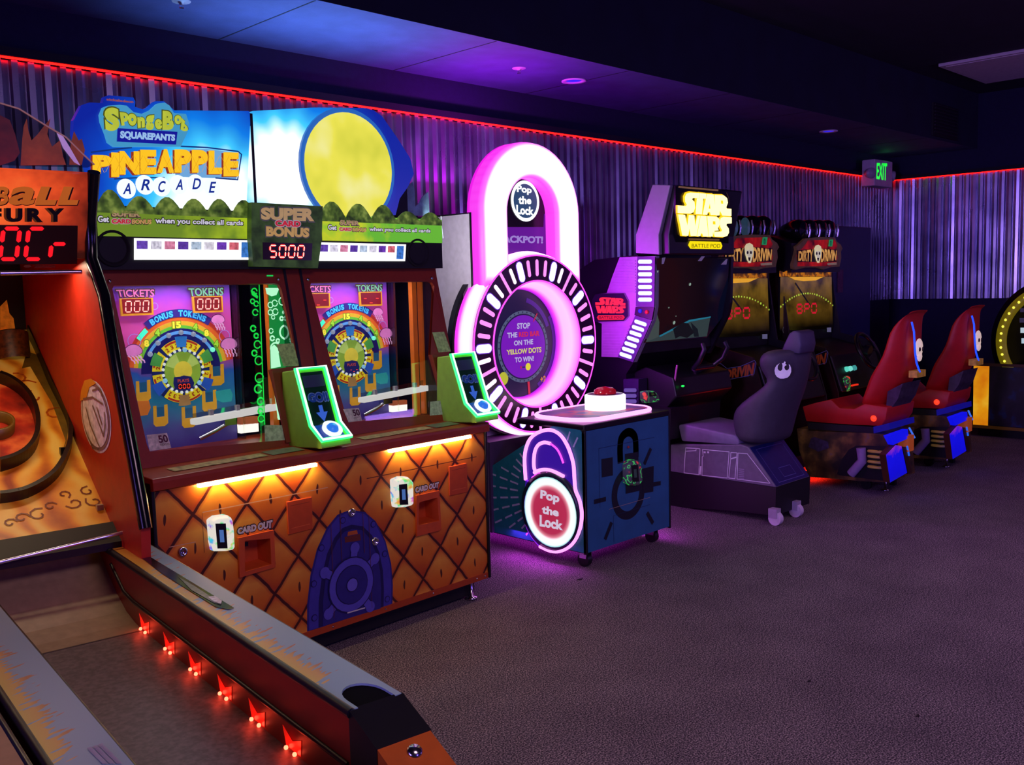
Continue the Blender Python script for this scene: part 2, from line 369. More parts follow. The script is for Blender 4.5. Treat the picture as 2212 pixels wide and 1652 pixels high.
t = thing('exit_sign', 'white exit sign with green letters and two lamp heads', 'sign', (10.73, YW - .07, 2.61)); fr = Fr((10.73, YW - .07, 2.61)); pn = Pan(fr, (0, -.15, 0), (0, -1, 0))
mb = MB(); mb.box((-.23, -.15, 0), (.23, -.001, .29), M('#cbbfcc', .55)); mb.build('housing', t, .01)
mb = MB(); pn.text(mb, 'EXIT', [(1894, 352), (1916, 353), (1915, 390), (1893, 386)], E('#18e03c', 1.6), 2, .015); mb.build('letters', t)
for sx in (-1, 1):
    mb = MB(); mb.lathe([(0, -.03), (.05, -.01), (.06, .05), (.055, .07), (0, .072)], (sx * .25, -.09, .14), (sx * .6, -.8, -.1), M('#a9a0b0', .3), 20); mb.build('lamp_head', t)
lamp('exit_sign_glow', 'POINT', (10.82, 4.80, 2.93), (.1, 1, .2), .06, .02)
# ---------------------------------------------------------------- two-player pineapple cabinet
SA = math.radians(45.10072 - 43.32251); sp = Fr((2.447, 3.53, 0), SA)
T = thing('arcade_cabinet', 'orange two-player ticket game cabinet with pineapple print and bright blue lit marquee', 'arcade machine', sp.o, SA)
RED = M('#94300f', .45, bump=.08); ORG = M('#d2551c', .45); DKG = M('#20260f', .6, noise=.4, scale=14)
g = G('pineapple_print'); wob = g.noise(9, 2)
ux = g.op('ADD', g.x, g.op('MULTIPLY', g.op('SUBTRACT', wob, .5), .025)); a = g.op('MULTIPLY', g.op('ADD', ux, .027), 1 / .235); b = g.op('MULTIPLY', g.op('SUBTRACT', g.z, .745), 1 / .272)
def tri(v): return g.op('ABSOLUTE', g.op('SUBTRACT', g.op('FRACT', v), .5))
p1 = g.op('ADD', a, b); p2 = g.op('SUBTRACT', a, b); d1 = tri(p1); d2 = tri(p2); dm = g.op('MAXIMUM', d1, d2)
cell = g.op('ADD', g.op('FRACT', p1), g.op('SUBTRACT', 1, g.op('FRACT', p2)))
colr = g.ramp(g.op('MULTIPLY', cell, .5), [(.1, '#c8560e'), (.45, '#e8871c'), (.75, '#f6b43a'), (.95, '#d96c1a')])
colr = g.mix(.5, colr, g.ramp(g.noise(6, 3), [(.3, '#c86a30'), (.7, '#ffffff')]), 'MULTIPLY')
ln = g.ramp(dm, [(.458, (0, 0, 0)), (.472, (1, 1, 1))]); hl = g.ramp(dm, [(.40, (0, 0, 0)), (.44, (1, 1, 1))])
colr = g.mix(g.op('MULTIPLY', hl, .5), colr, '#b8471a'); colr = g.mix(ln, colr, '#4a1608')
ca = g.op('SUBTRACT', g.op('FRACT', p1), .5); cb = g.op('SUBTRACT', g.op('FRACT', p2), .5)
eu = g.op('MULTIPLY', g.op('ADD', ca, cb), 4.2); ev = g.op('MULTIPLY', g.op('SUBTRACT', ca, cb), 1.25)
ee = g.op('ADD', g.op('MULTIPLY', eu, eu), g.op('MULTIPLY', ev, ev)); colr = g.mix(g.ramp(ee, [(.035, (1, 1, 1)), (.05, (0, 0, 0))]), colr, '#54200c')
g.base(colr); g.rough(.42); PINE = g.m
# lower box
mb = MB(); mb.box((-.885, .10, .1), (.885, 1.1, .86), M('#3a1208', .6)); mb.box((-.885, .02, .1), (-.87, .11, .86), M('#3a1208', .6)); mb.box((.87, .02, .1), (.885, .11, .86), M('#3a1208', .6)); mb.build('body', T, .004)
mb = MB(); mb.box((-.84, .06, .015), (.84, 1.06, .1), M('#0b0a0c', .7)); mb.build('plinth', T)
for x in (-.8, .8):
    mb = MB(); mb.lathe([(.0, 0), (.032, 0), (.03, .012), (.01, .018), (.01, .1)], (x, .04, 0), (0, 0, 1), CHROME, 16); mb.build('levelling_foot', T)
fp = Pan(sp, (0, 0, 0), (0, -1, 0)); mb = MB(); holes = [zY((865, 600), (1245, 565), (1262, 950), (868, 1062)), zF((1705, 352), (1818, 322), (1828, 465), (1702, 492))]
slots = [[fp.P(q) for q in h] for h in holes]
mb.ext([V((-.885, 0, .128)), V((.885, 0, .128)), V((.885, 0, .86)), V((-.885, 0, .86))], (0, .022, 0), PINE, None, slots)
# the printed porthole door
BL = [M('#3f3a9a', .45), M('#2a2678', .45), M('#5a55b8', .45), M('#181550', .45), M('#6f6ac8', .45)]
def dome(c, w, y0, y1, n=14):
    return c
outer = zF((1030, 1145), (1030, 980), (1050, 800), (1090, 640), (1150, 510), (1215, 430), (1295, 398), (1385, 415), (1450, 470), (1510, 590), (1545, 730), (1555, 860), (1552, 980))
fp.poly(mb, outer, BL[1], 1)
fp.poly(mb, zF((1040, 1138), (1040, 980), (1060, 805), (1098, 650), (1157, 520), (1220, 442), (1295, 408), (1380, 425), (1443, 478), (1502, 595), (1536, 735), (1545, 860), (1543, 982)), BL[0], 2)
fp.poly(mb, zF((1098, 1118), (1100, 960), (1120, 800), (1150, 670), (1195, 570), (1245, 510), (1300, 490), (1370, 500), (1425, 555), (1470, 660), (1492, 770), (1498, 880), (1496, 998)), BL[3], 3)
fp.poly(mb, zF((1122, 1110), (1124, 960), (1142, 805), (1168, 685), (1210, 590), (1252, 535), (1302, 515), (1362, 523), (1412, 575), (1452, 672), (1474, 775), (1480, 880), (1478, 1002)), BL[1], 4)
for q in ((1245, 463), (1432, 487), (1115, 632), (1502, 668), (1068, 852), (1072, 1060), (1518, 945)): fp.disc(mb, zF(q)[0], .016, BL[3], 4, 14); fp.disc(mb, zF(q)[0], .012, BL[0], 5, 14)
wc = zF((1295, 855))[0]
for an in (80, 32, 148, 218, 308):
    aa = fp.arc(wc, .165, an, an, 1)[0]; bb = fp.arc(wc, .09, an, an, 1)[0]; fp.line(mb, [bb, aa], .046, BL[3], 5); fp.line(mb, [bb, aa], .036, BL[2], 6); fp.disc(mb, aa, .026, BL[2], 7, 14)
fp.disc(mb, wc, .128, BL[3], 8); fp.disc(mb, wc, .122, BL[2], 9); fp.disc(mb, wc, .09, BL[3], 10); fp.disc(mb, wc, .086, BL[1], 11); fp.disc(mb, wc, .034, BL[3], 12, 16); fp.disc(mb, wc, .029, BL[4], 13, 16)
fp.poly(mb, zF((1255, 565), (1350, 545), (1355, 585), (1258, 600)), M('#6a2a1c'), 5); fp.poly(mb, zF((1275, 533), (1330, 522), (1335, 545), (1272, 558)), M('#c0601c'), 6)
for x0, y0, x1, y1 in ((1170, 480, 1190, 1060), (1225, 400, 1250, 1025), (1365, 420, 1375, 660), (1402, 430, 1422, 995)): fp.line(mb, zF((x0, y0), (x1, y1)), .0025, M('#6a3020'), 7)
CRZ = M('#d8a880', .4); fp.line(mb, zF((390, 415), (1155, 262)), .004, CRZ, 2); fp.line(mb, zF((1395, 208), (2065, 74)), .004, M('#5a1c0a'), 2)
fp.line(mb, zF((185, 628), (345, 596)), .003, CRZ, 2); fp.line(mb, zF((385, 420), (400, 660)), .002, M('#7a300c'), 2)
mb.build('front_panel', T)
mb = MB(); mb.box((-.885, -.004, .1), (.885, .03, .13), M('#b04416', .4))
for x in (-.7, -.4, -.1, .2, .5, .8, .86): mb.ball((x, -.005, .116), .005, CHROME, 8)
mb.build('bottom_rail', T)
for x in (-.9, .885):
    mb = MB(); mb.box((x, -.012, .1), (x + .016, .04, .9), BLACK); mb.build('edge_moulding', T, .005)
fp.line
mb = MB(); fp.line(mb, zP((978, 325), (1125, 282)), .006, M('#d8d8c8', .3), 10); mb.build('latch_bar', T)
for q in ((1298, 415), (1442, 592), (262, 655)):
    c = fp.P(zF(q)[0]); mb = MB(); mb.lathe([(.019, 0), (.019, -.012), (.012, -.014), (.011, -.006), (0, -.006)], c, (0, 1, 0), CHROME, 18); mb.build('lock', T)
# card slots, plates, readers, lettering
for i, h in enumerate(slots):
    o = [zY((770, 560), (1300, 440), (1325, 990), (790, 1150)), zF((1690, 312), (1830, 280), (1842, 520), (1694, 560))][i]
    mb = MB(); oo = [fp.P(q, 1) for q in o]; mb.ext(oo, (0, -.012, 0), ORG, None, [[p - V((0, .0012, 0)) for p in h]])
    k = [p + V((0, .07, 0)) for p in h]; cen = sum(k, V()) / 4; k = [cen + (p - cen) * .8 for p in k]
    for j in range(4): mb.add([h[j] - V((0, .012, 0)), h[(j + 1) % 4] - V((0, .012, 0)), k[(j + 1) % 4], k[j]], [(3, 2, 1, 0), ], ORG)
    mb.add(k, [(0, 1, 2, 3)], ORG); mb.build('card_slot', T)
    mb = MB(); u = (h[1] - h[0]); w = (h[3] - h[0]); q = h[0] + u * .08 + w * .16 + V((0, .055, 0)); mb.add([q, q + u * .4, q + u * .4 + w * .14, q + w * .14], [(3, 2, 1, 0)], BLACK); mb.build('card_mouth', T)
for q in (zF((900, 350), (1055, 318), (1060, 515), (912, 552)), zF((1895, 135), (2003, 112), (2010, 290), (1898, 315))):
    mb = MB(); fp.slab(mb, q, .008, M('#c24c18', .4)); a, b, c_, d = [fp.P(k, 8) for k in q]
    fp.line(mb, [a + (d - a) * .14 + (b - a) * .12, b + (c_ - b) * .14 + (a - b) * .12], .002, M('#7a2a0c'), 0); fp.line(mb, [a + (d - a) * .82 + (b - a) * .12, b + (c_ - b) * .82 + (a - b) * .12], .002, M('#e8783c'), 0); mb.build('blank_plate', T, .003)
def rainbow(name, k=1.0):
    g = G(name); n = g.noise(16, 1); n2 = g.noise(34, 2)
    c = g.ramp(n, [(.22, '#ff3a20'), (.34, '#ffd060'), (.44, '#60ff90'), (.53, '#40d8ff'), (.62, '#9060ff'), (.72, '#ff70c0'), (.82, '#fff4d0')]); g.base('#303030')
    g.emit(g.mix(g.ramp(n2, [(.36, (0, 0, 0)), (.5, (1, 1, 1))]), c, '#fff6ea'), k); return g.m
RB = rainbow('reader_light_ring', .75); RB2 = None
def reader(par, pan, q, scr, mat, depth=.045, lcd='#5a86d8'):       # swipe-card reader with a rounded lit shell
    n = pan.n; pf_ = Pan(pan.fr, pan.p + n * depth * .8, n); P = [pf_.P(k) - n * depth * .8 for k in q]; mb = MB(); c = sum(P, V()) / len(P)
    A = P; B = [c + (p - c) * 1.0 + n * depth * .55 for p in P]; D = [c + (p - c) * .86 + n * depth for p in P]; k = len(P)
    mb.add(A + B + D, [(i, (i + 1) % k, k + (i + 1) % k, k + i) for i in range(k)] + [(k + i, k + (i + 1) % k, 2 * k + (i + 1) % k, 2 * k + i) for i in range(k)] + [tuple(range(2 * k, 3 * k))], mat)
    o = mb.build('card_reader', par, .006, 3)
    mb = MB(); p2 = Pan(pan.fr, pan.p + n * (depth + .001), n); p2.poly(mb, scr, BLACK, 1)
    s = [p2.P(k, 2) for k in scr]; cc = sum(s, V()) / 4; f = p2.quad(scr, 2); mb.add([f(.3, .25), f(.72, .25), f(.72, .75), f(.3, .75)], [range(4)], E(lcd, .55)); mb.build('screen', o)
    return o
reader(T, fp, zY((385, 310), (470, 250), (640, 225), (712, 270), (738, 480), (748, 740), (640, 765), (440, 770), (415, 640)), zY((448, 350), (605, 348), (632, 720), (480, 722)), RB)
reader(T, fp, zF((1568, 218), (1610, 200), (1655, 200), (1683, 225), (1685, 372), (1640, 385), (1580, 388), (1572, 330)), zF((1592, 245), (1642, 240), (1650, 368), (1597, 370)), RB)
for q in (zY((770, 420), (1295, 290), (1290, 410), (775, 510)), zF((1688, 262), (1834, 228), (1832, 262), (1690, 296))): mb = MB(); fp.text(mb, 'CARD OUT', q, M('#d0ccc4', .4), 4, .07, 0, M('#2a2420'), .16); mb.build('lettering', T)
# control ledge with lamps beneath it
mb = MB(); mb.ext([V((-.9, -.03, .90)), V((-.9, -.026, .915)), V((-.9, .175, .925)), V((-.9, .6, .925)), V((-.9, .6, .86)), V((-.9, .03, .86)), V((-.9, -.03, .868))], (1.8, 0, 0), M('#a23a14', .4)); mb.build('control_ledge', T, .004)
for x0 in (-.78, .15):
    mb = MB(); mb.add([V((x0, .03, .9205)), V((x0 + .42, .03, .9205)), V((x0 + .42, .10, .924)), V((x0, .10, .924))], [range(4)], M('#b8a468', .4, noise=.5, scale=40)); mb.build('instruction_sticker', T)
    mb = MB(); mb.add([V((x0 + .44, .03, .9205)), V((x0 + .6, .03, .9205)), V((x0 + .6, .12, .925)), V((x0 + .44, .12, .925))], [range(4)], M('#6f7a5c', .3, noise=.4, scale=40)); mb.build('instruction_sticker', T)
for x0, x1 in ((-.71, -.16), (.25, .77)):
    mb = MB(); mb.box((x0, -.028, .851), (x1, -.006, .863), E('#ffd694', 34)); mb.build('ledge_lamp', T)
# upper cabinet: sides, divider, back, hood
prof = [(.20, .925), (.34, 1.70), (.34, 1.96), (1.1, 1.96), (1.1, .86), (.3, .86)]
for x, mt in ((-.9, RED), (.882, RED)):
    mb = MB(); mb.ext([V((x, a, b)) for a, b in prof], (.018, 0, 0), mt); mb.build('side_panel', T)
mb = MB(); mb.box((-.88, .99, .86), (.88, 1.1, 1.96), M('#15101a', .7)); mb.build('back_panel', T)
mb = MB(); mb.box((-.88, .36, 1.68), (.88, .99, 1.95), M('#2a1410', .7)); mb.build('hood', T)
MIR = M('#8a8f96', .06, 1.0, noise=.03)
for x in (0.0,): mb = MB(); mb.ext([V((-.012, a, b)) for a, b in ((.24, .93), (.37, 1.68), (.98, 1.68), (.98, .93))], (.024, 0, 0), MIR); mb.build('mirror_divider', T)
mb = MB(); mb.ext([V((.875, a, b)) for a, b in ((.24, .93), (.37, 1.68), (.98, 1.68), (.98, .93))], (.006, 0, 0), M('#2a2238', .12, .6)); mb.build('mirror_divider', T)
bz = Pan(sp, (0, .166, .915), (0, -.79, .159))
WL = zC((175, 213), (1480, 196), (1512, 206), (1532, 245), (1672, 862), (1440, 893), (1480, 1040), (1578, 1462), (465, 1560), (440, 1500), (160, 240)); WR = zD((272, 188), (1225, 178), (1250, 186), (1268, 215), (1405, 750), (1238, 772), (1275, 900), (1365, 1250), (575, 1322), (545, 1240), (262, 220))
mb = MB(); y0, y1 = .166, .327
mb.ext([V((-.885, y0, .915)), V((.885, y0, .915)), V((.885, y1, 1.705)), V((-.885, y1, 1.705))], -bz.n * .018, RED, None, [[bz.P(q) for q in WL], [bz.P(q) for q in WR]])
BRN = M('#8a3616', .4)
for q in (zC((1445, 905), (1540, 905), (1640, 1480), (1560, 1490)), zD((1240, 775), (1310, 790), (1430, 1290), (1365, 1262))): bz.slab(mb, q, .012, BRN)
mb.build('window_frame', T)
mb = MB()
for (a, b) in ((zC((1532, 70), (1565, 70), (1735, 560), (1700, 600)), 0), (zC((1650, 70), (1685, 70), (1810, 400), (1760, 400)), 0)): pass
for x in (-.052, .034): mb.add([V((x, y0 - .003, .93)), V((x + .014, y0 - .003, .93)), V((x + .014, y1 - .003, 1.705)), V((x, y1 - .003, 1.705))], [range(4)], BLACK)
mb.build('groove', T)
for q in (WL, WR):
    mb = MB(); mb.ext([bz.P(k) - bz.n * .008 for k in q], -bz.n * .004, glass('#f4f4f4', .05)); mb.build('window_pane', T)
for q in (zC((132, 180))[0], zC((1500, 165))[0], zD((240, 165))[0], zD((1245, 155))[0]):
    mb = MB(); mb.ball(bz.P(q) + bz.n * .003, .009, CHROME, 10); mb.build('bolt', T)
mb = MB(); bz.poly(mb, zC((1410, 128), (1462, 128), (1462, 140), (1410, 140)), E('#20e060', .7), 2); mb.build('indicator', T)
for q in (zC((1487, 690), (1625, 680), (1672, 862), (1545, 868)), zD((1248, 592), (1345, 588), (1402, 748), (1300, 755))):
    mb = MB(); bz.poly(mb, q, M('#9aa862', .4, noise=.4, scale=70, emit=.08), 3); bz.poly(mb, zC((0, 0), (1, 0), (1, 1)), BLACK, -20) if 0 else None; mb.build('notice_sticker', T)
for q in (zC((1390, 1345), (1545, 1345), (1575, 1465), (1395, 1478)), zD((1232, 1155), (1335, 1145), (1365, 1255), (1230, 1268)), zC((435, 1425), (600, 1408), (635, 1530), (460, 1555)), zD((525, 1215), (655, 1205), (680, 1308), (570, 1322))):
    mb = MB(); lower = q[0][0] < 340 or 730 < q[0][0] < 790
    bz.poly(mb, q, M('#c8b8ae' if lower else '#a8b48a', .5, noise=.35, scale=60, emit=.06), 3)
    if lower: f = bz.quad(q, 4); bz.text(mb, '50', [f(.5, .9), f(.95, .9), f(.95, .4), f(.5, .4)], M('#5a1030'), 1, .03); bz.text(mb, 'TICKETS', [f(.5, .35), f(.95, .35), f(.95, .22), f(.5, .22)], M('#5a1030'), 1)
    mb.build('sticker', T)
# ---- playfield (built once, second player's is a copy)
pf = Pan(sp, (0, .55, 0), (0, -1, 0)); DX = .93
g = G('playfield_print'); zz = g.op('MULTIPLY', g.op('SUBTRACT', g.z, .9), 1 / .76); nn = g.op('MULTIPLY', g.op('SUBTRACT', g.noise(5, 4), .5), .35); f = g.op('ADD', zz, nn)
cc = g.ramp(f, [(0, '#3a2a7a'), (.14, '#4a4a90'), (.3, '#1f82a0'), (.45, '#2a58b0'), (.6, '#d84a9a'), (.75, '#e050b0'), (.88, '#9a3ad8'), (1, '#4a48a8')])
g.base(cc); g.emit(cc, .38); PFM = g.m
def PE(c, k=.45): return M(c, .4, emit=k)
mb = MB(); mb.box((-.80, .55, .90), (-.195, .56, 1.675), PFM)
WC = zC((725, 905))[0]; R = lambda k: k / 3.754 * .00231 * 1.0
mpp = (pf.P((WC[0], WC[1] - 40)) - pf.P((WC[0], WC[1] + 40))).length / 80; R = lambda k: k / 3.754 * mpp
# rainbow arch
for i, (r0, c) in enumerate(((470, '#c83a30'), (440, '#e8682a'), (405, '#e8b830'), (370, '#6ac83a'), (335, '#2a9a5a'))): pf.ring(mb, WC, R(r0 - 34), R(r0), PE(c), 1 + .2 * i, 8, 172)
pf.ring(mb, WC, R(200), R(345), PE('#1c1a70', .3), 2.2, 0, 180)
pf.ring(mb, WC, R(300), R(325), PE('#5a9ae0', .6), 2.6, 30, 150)
pf.ring(mb, WC, R(435), R(500), PE('#3a2a8a', .4), 3, 55, 127)
for i, ch in enumerate('BONUS TOKENS'):
    an = math.radians(122 - 62 * (i + .5) / 12); a0 = math.degrees(an) - 2.3; a1 = a0 + 4.6
    q = [pf.arc(WC, R(r), a, a, 1)[0] for r, a in ((492, a1), (492, a0), (442, a0), (442, a1))]
    if ch != ' ': pf.text(mb, ch, q, PE('#48b8ff', .9), 4, .05, 0, PE('#1030a0', .5), .12)
pf.ring(mb, WC, R(425), R(465), PE('#40f0c0', .9), 3.2, 129, 142)
for st, an, c in (('4', 158, '#9ad83a'), ('8', 140, '#f0e040'), ('4', 121, '#9ad83a'), ('15', 94, '#f4e840'), ('4', 69, '#9ad83a'), ('8', 52, '#f0e040'), ('4', 33, '#9ad83a')):
    c0 = pf.arc(WC, R(375), an, an, 1)[0]; hw = R(36 if len(st) > 1 else 20); pf.text(mb, st, [c0 + pf.e1 * a * hw + pf.e2 * b * R(27) for a, b in ((-1, 1), (1, 1), (1, -1), (-1, -1))], PE(c, .8), 4, .06, 0, PE('#7a8a20', .3), .12)
# the token wheel
pf.ring(mb, WC, R(150), R(262), PE('#1c2a70', .3), 4)
for k in range(8):
    a0 = 90 + 45 * k - 16; cl = '#e8d820' if k % 2 else '#e8d820'
    a = 67.5 + 45 * k; pf.ring(mb, WC, R(178), R(258), PE('#e6d622', .5), 5, a - 19, a + 19, 8); pf.ring(mb, WC, R(238), R(254), PE('#b83020', .4), 6, a - 12, a + 12, 8)
    for st, da in (('2', 12), ('3', 0), ('2', -12)):
        ang = a + da; c0 = pf.arc(WC, R(212), ang, ang, 1)[0]; t = math.radians(ang - 90); ex = pf.e1 * math.cos(t) + pf.e2 * math.sin(t); ey = -pf.e1 * math.sin(t) + pf.e2 * math.cos(t)
        pf.text(mb, st, [c0 + ex * x * R(12) + ey * y * R(17) for x, y in ((-1, 1), (1, 1), (1, -1), (-1, -1))], PE('#a82018', .3), 6, .03)
for an, c in ((90, '#2a7ac8'), (210, '#2a5ac0'), (330, '#2a5ac0'), (270, '#a8804a'), (155, '#4aa048'), (25, '#4aa048')):
    pf.ring(mb, WC, R(195), R(282), PE(c, .45), 7, an - 11, an + 11, 6)
pf.disc(mb, WC, R(158), PE('#8fb83a', .45), 7, 40); pf.ring(mb, WC, R(60), R(150), PE('#b8d868', .45), 8, 20, 60); pf.ring(mb, WC, R(60), R(150), PE('#b8d868', .45), 8, 110, 160); pf.disc(mb, WC, R(80), PE('#e0d040', .5), 8.4, 28)
pf.poly(mb, zC((650, 955), (700, 950), (730, 940), (790, 950), (815, 1000), (800, 1060), (740, 1065), (660, 1060), (645, 1005)), PE('#20206a', .4), 9)
pf.text(mb, 'PLAYS', zC((678, 972), (772, 965), (772, 992), (680, 998)), PE('#c04838', .5), 10, .03)
# drifting jellyfish, bubbles and chunky coins of the print
for (x, y, s) in ((1005, 495, 60), (1095, 695, 75), (320, 750, 70)):
    c0 = zC((x, y))[0]; P0 = pf.P(c0); pts = [P0 + pf.e1 * R(s * math.cos(t)) + pf.e2 * R(s * .8 * math.sin(t) if math.sin(t) > 0 else s * .45 * math.sin(t)) for t in [2 * math.pi * i / 20 for i in range(20)]]
    pf.poly(mb, [P0 + (p - P0) * 1.1 for p in pts], PE('#6a2a70', .3), 10); pf.poly(mb, pts, PE('#e080c8', .55), 11)
    for k in range(4):
        pts = [P0 + pf.e1 * R(-s * .6 + k * s * .38 + (i % 2) * 8 + i * (6 if x > 500 else 12)) + pf.e2 * R(-s * .4 - i * s * .22) for i in range(5)]; pf.line(mb, pts, R(11), PE('#e8b0e0', .5), 10.5 + k * .02)
for (x, y, s) in ((495, 380, 28), (330, 660, 55), (1060, 620, 50)): pf.ring(mb, zC((x, y))[0], R(s - 5), R(s), PE('#a090f0', .5), 9, 0, 360, 24)
for (x, y) in ((410, 1060), (550, 1260), (945, 1140), (780, 1270), (1005, 930)):
    q = lambda *p: [(WC[0] + (x + a - 725) / 3.754, WC[1] + (y + b - 905) / 3.754) for a, b in p]
    pf.slab(mb, q((-62, -70), (-38, -74), (-34, 20), (30, 12), (28, -80), (52, -84), (58, 66), (30, 90), (-40, 96), (-58, 76)), .004, PE('#d8a028', .45), 2)
    pf.poly(mb, q((-34, -60), (24, -66), (28, 10), (-32, 16)), PE('#1f5a80', .4), 2.5)
pf.slab(mb, zC((990, 1070), (1110, 1050), (1130, 1095), (1120, 1150), (1050, 1160), (1000, 1140)), .004, PE('#2a9a98', .5), 3); pf.slab(mb, zC((360, 1150), (450, 1145), (465, 1200), (440, 1260), (380, 1270)), .004, PE('#d87a28', .4), 3)
play = mb.build('playfield', T)
mb = MB()
for k in range(24):
    a = 360 / 24 * k + 7; p = pf.arc(WC, R(172), a, a, 1)[0] - V((0, .012, 0)); big = k in (5, 13, 21); mb.ball(p, R(20 if big else 13), E('#8ac8f0' if big else '#f0f6f0', .9), 8)
for k in range(7):
    a = 150 - 20 * k; p = pf.arc(WC, R(312), a, a, 1)[0] - V((0, .012, 0)); mb.ball(p, R(22), E('#78ffd8' if k == 6 else '#b8c4e8', 1.2 if k == 6 else .6), 8)
mb.build('bulbs', play)
def sign(st, quad, frame, led, txtq, tcol, par, digits):
    mb = MB(); A = [pf.P(k, 10) for k in frame]; mb.ext(A, pf.n * .01, PE('#d89028', .5)); B = [pf.P(k, 19) for k in led]; mb.face([p for p in B], E('#b81028', .75))
    q = [pf.P(k) for k in txtq]; pf.text(mb, st, q, PE(tcol, .6), 12, .02, 0, PE('#4a3020', .2), .16); o = mb.build('score_sign', par); mb = MB()
    pf.led(mb, digits, quad, E('#ff6050', 1.4), 21, .24, .35, .06); pf.led(mb, digits, quad, E('#ffe0d8', 1.6), 22, .13, .35, .06); mb.build('digits', o); return o
s1 = sign('TICKETS', zR((395, 560), (715, 550), (708, 690), (400, 700)), zR((330, 520), (770, 510), (780, 735), (352, 755)), zR((355, 530), (745, 520), (752, 708), (372, 722)), zR((290, 405), (800, 400), (795, 500), (318, 500)), '#d868b0', play, '000')
s2 = sign('TOKENS', zR((1350, 530), (1640, 525), (1640, 655), (1352, 660)), zR((1290, 495), (1690, 485), (1702, 700), (1312, 712)), zR((1312, 505), (1672, 497), (1680, 675), (1330, 685)), zR((1250, 385), (1715, 378), (1710, 480), (1270, 490)), '#68a890', play, '000')
mb = MB(); q = zC((680, 1010), (780, 1003), (785, 1045), (682, 1052)); pf.poly(mb, q, M('#300406'), 11); qq = pf.grow(q, -.12); pf.led(mb, '000', qq, E('#ff4030', 1.4), 12, .22, .35, .05); mb.build('digits', play)
c = dup(play, T, lambda o: not o.name.startswith('score_sign') and not o.name.startswith('digits')); c.location.x = DX
def moved(q): return [pf.P(k) for k in q]
for src, st, tq, tc in ((s1, 'TICKETS', None, None), (s2, 'TOKENS', None, None)):
    n = src.copy(); COL.objects.link(n); n.parent = c
for q in (zR((395, 560), (715, 550), (708, 690), (400, 700)), zR((1350, 530), (1640, 525), (1640, 655), (1352, 660)), zC((690, 1015), (775, 1010), (778, 1042), (692, 1048))):
    mb = MB(); P = [pf.P(k) for k in q]; pf.led(mb, '-_-', P, E('#ff4030', 1.5), 22, .2, .35, .05); mb.build('digits', c)
# lane beside each playfield: clear rail, mirror, orange posts, coin tray
for i, dx in enumerate((0, DX)):
    mb = MB(); mb.box((-.19 + dx, .50, .92), (-.178 + dx, .9, 1.67), glass('#d8f0e0', .10)); mb.build('clear_divider', T)
    mb = MB(); mb.box((-.17 + dx, .80, .90), (-.03 + dx, .82, 1.67), M('#35353a', .12, .9)); mb.build('lane_mirror', T)
    cl = Pan(sp, (0, .5, 0), (0, -1, 0)); qs = [zC((1202, 1285), (1342, 1272), (1345, 1330), (1200, 1345)), zC((1200, 1340), (1345, 1328), (1348, 1395), (1205, 1412))] if not dx else [zD((930, 1150), (1048, 1140), (1050, 1180), (930, 1190)), zD((928, 1186), (1050, 1176), (1050, 1225), (932, 1240))]
    mb = MB(); cl.slab(mb, qs[0], -.03, M('#b8643c', .4, emit=.4)); cl.slab(mb, qs[1], -.03, E('#fff4ea', 1.5)); mb.build('coin_lamp', T)
    mb = MB(); f0 = pf.P(zC((735, 1330))[0]); f1 = pf.P(zC((1480, 1190))[0]); f0 = V((f0.x + dx, .44, f0.z)); f1 = V((f1.x + dx - .06, .40, f1.z))
    u = (f1 - f0); mb.ext([f0, f1, f1 + V((0, 0, .03)), f0 + V((0, 0, .026))], (0, .05, 0), E('#f2efec', .85)); mb.build('coin_ramp', T, .004)
    mb = MB(); mb.ext([f0 + V((0, .02, .03)), f1 + V((0, .02, .034)), f1 + V((0, .02, .06)), f0 + V((0, .02, .05))], (0, .004, 0), glass('#e8eef4', .2)); 
    for k in (.2, .5, .8): mb.box(f0 + u * k + V((-.008, .01, .03)), f0 + u * k + V((.008, .03, .055)), M('#d0d4d8', .3))
    mb.build('ramp_guard', T)
    mb = MB(); a = pf.P(zC((840, 1450))[0]); b = pf.P(zC((1075, 1320))[0]); mb.tube([(a.x + dx, .52, a.z), ((a.x + b.x) / 2 + dx, .51, (a.z + b.z) / 2), (b.x + dx, .52, b.z)], .011, CHROME, 8); mb.box((b.x + dx - .03, .50, b.z - .01), (b.x + dx + .03, .54, b.z + .04), CHROME); mb.build('coin_arm', T)
OP = M('#d8691c', .4, emit=.25)
for x, w in ((-.078, .03), (.80, .03), (.862, .014)):
    mb = MB(); mb.box((x, .42, .93), (x + w, .45, 1.67), OP); mb.build('orange_post', T)
# glowing green shapes painted in for mirror reflections, at the left player's right
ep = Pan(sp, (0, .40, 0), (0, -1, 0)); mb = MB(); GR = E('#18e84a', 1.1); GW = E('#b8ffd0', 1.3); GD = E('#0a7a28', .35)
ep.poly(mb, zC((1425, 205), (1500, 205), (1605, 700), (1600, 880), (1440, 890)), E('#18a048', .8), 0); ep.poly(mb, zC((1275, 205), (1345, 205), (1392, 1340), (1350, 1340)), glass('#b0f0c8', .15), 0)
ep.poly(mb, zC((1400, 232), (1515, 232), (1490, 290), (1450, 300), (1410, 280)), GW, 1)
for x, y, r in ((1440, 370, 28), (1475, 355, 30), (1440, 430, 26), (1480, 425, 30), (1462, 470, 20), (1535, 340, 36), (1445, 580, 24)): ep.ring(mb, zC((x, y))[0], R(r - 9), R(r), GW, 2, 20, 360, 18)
ep.ring(mb, zC((1565, 590))[0], R(50), R(66), GW, 2, 0, 360, 24); ep.ring(mb, zC((1480, 720))[0], R(38), R(52), GW, 2, 0, 360, 20)
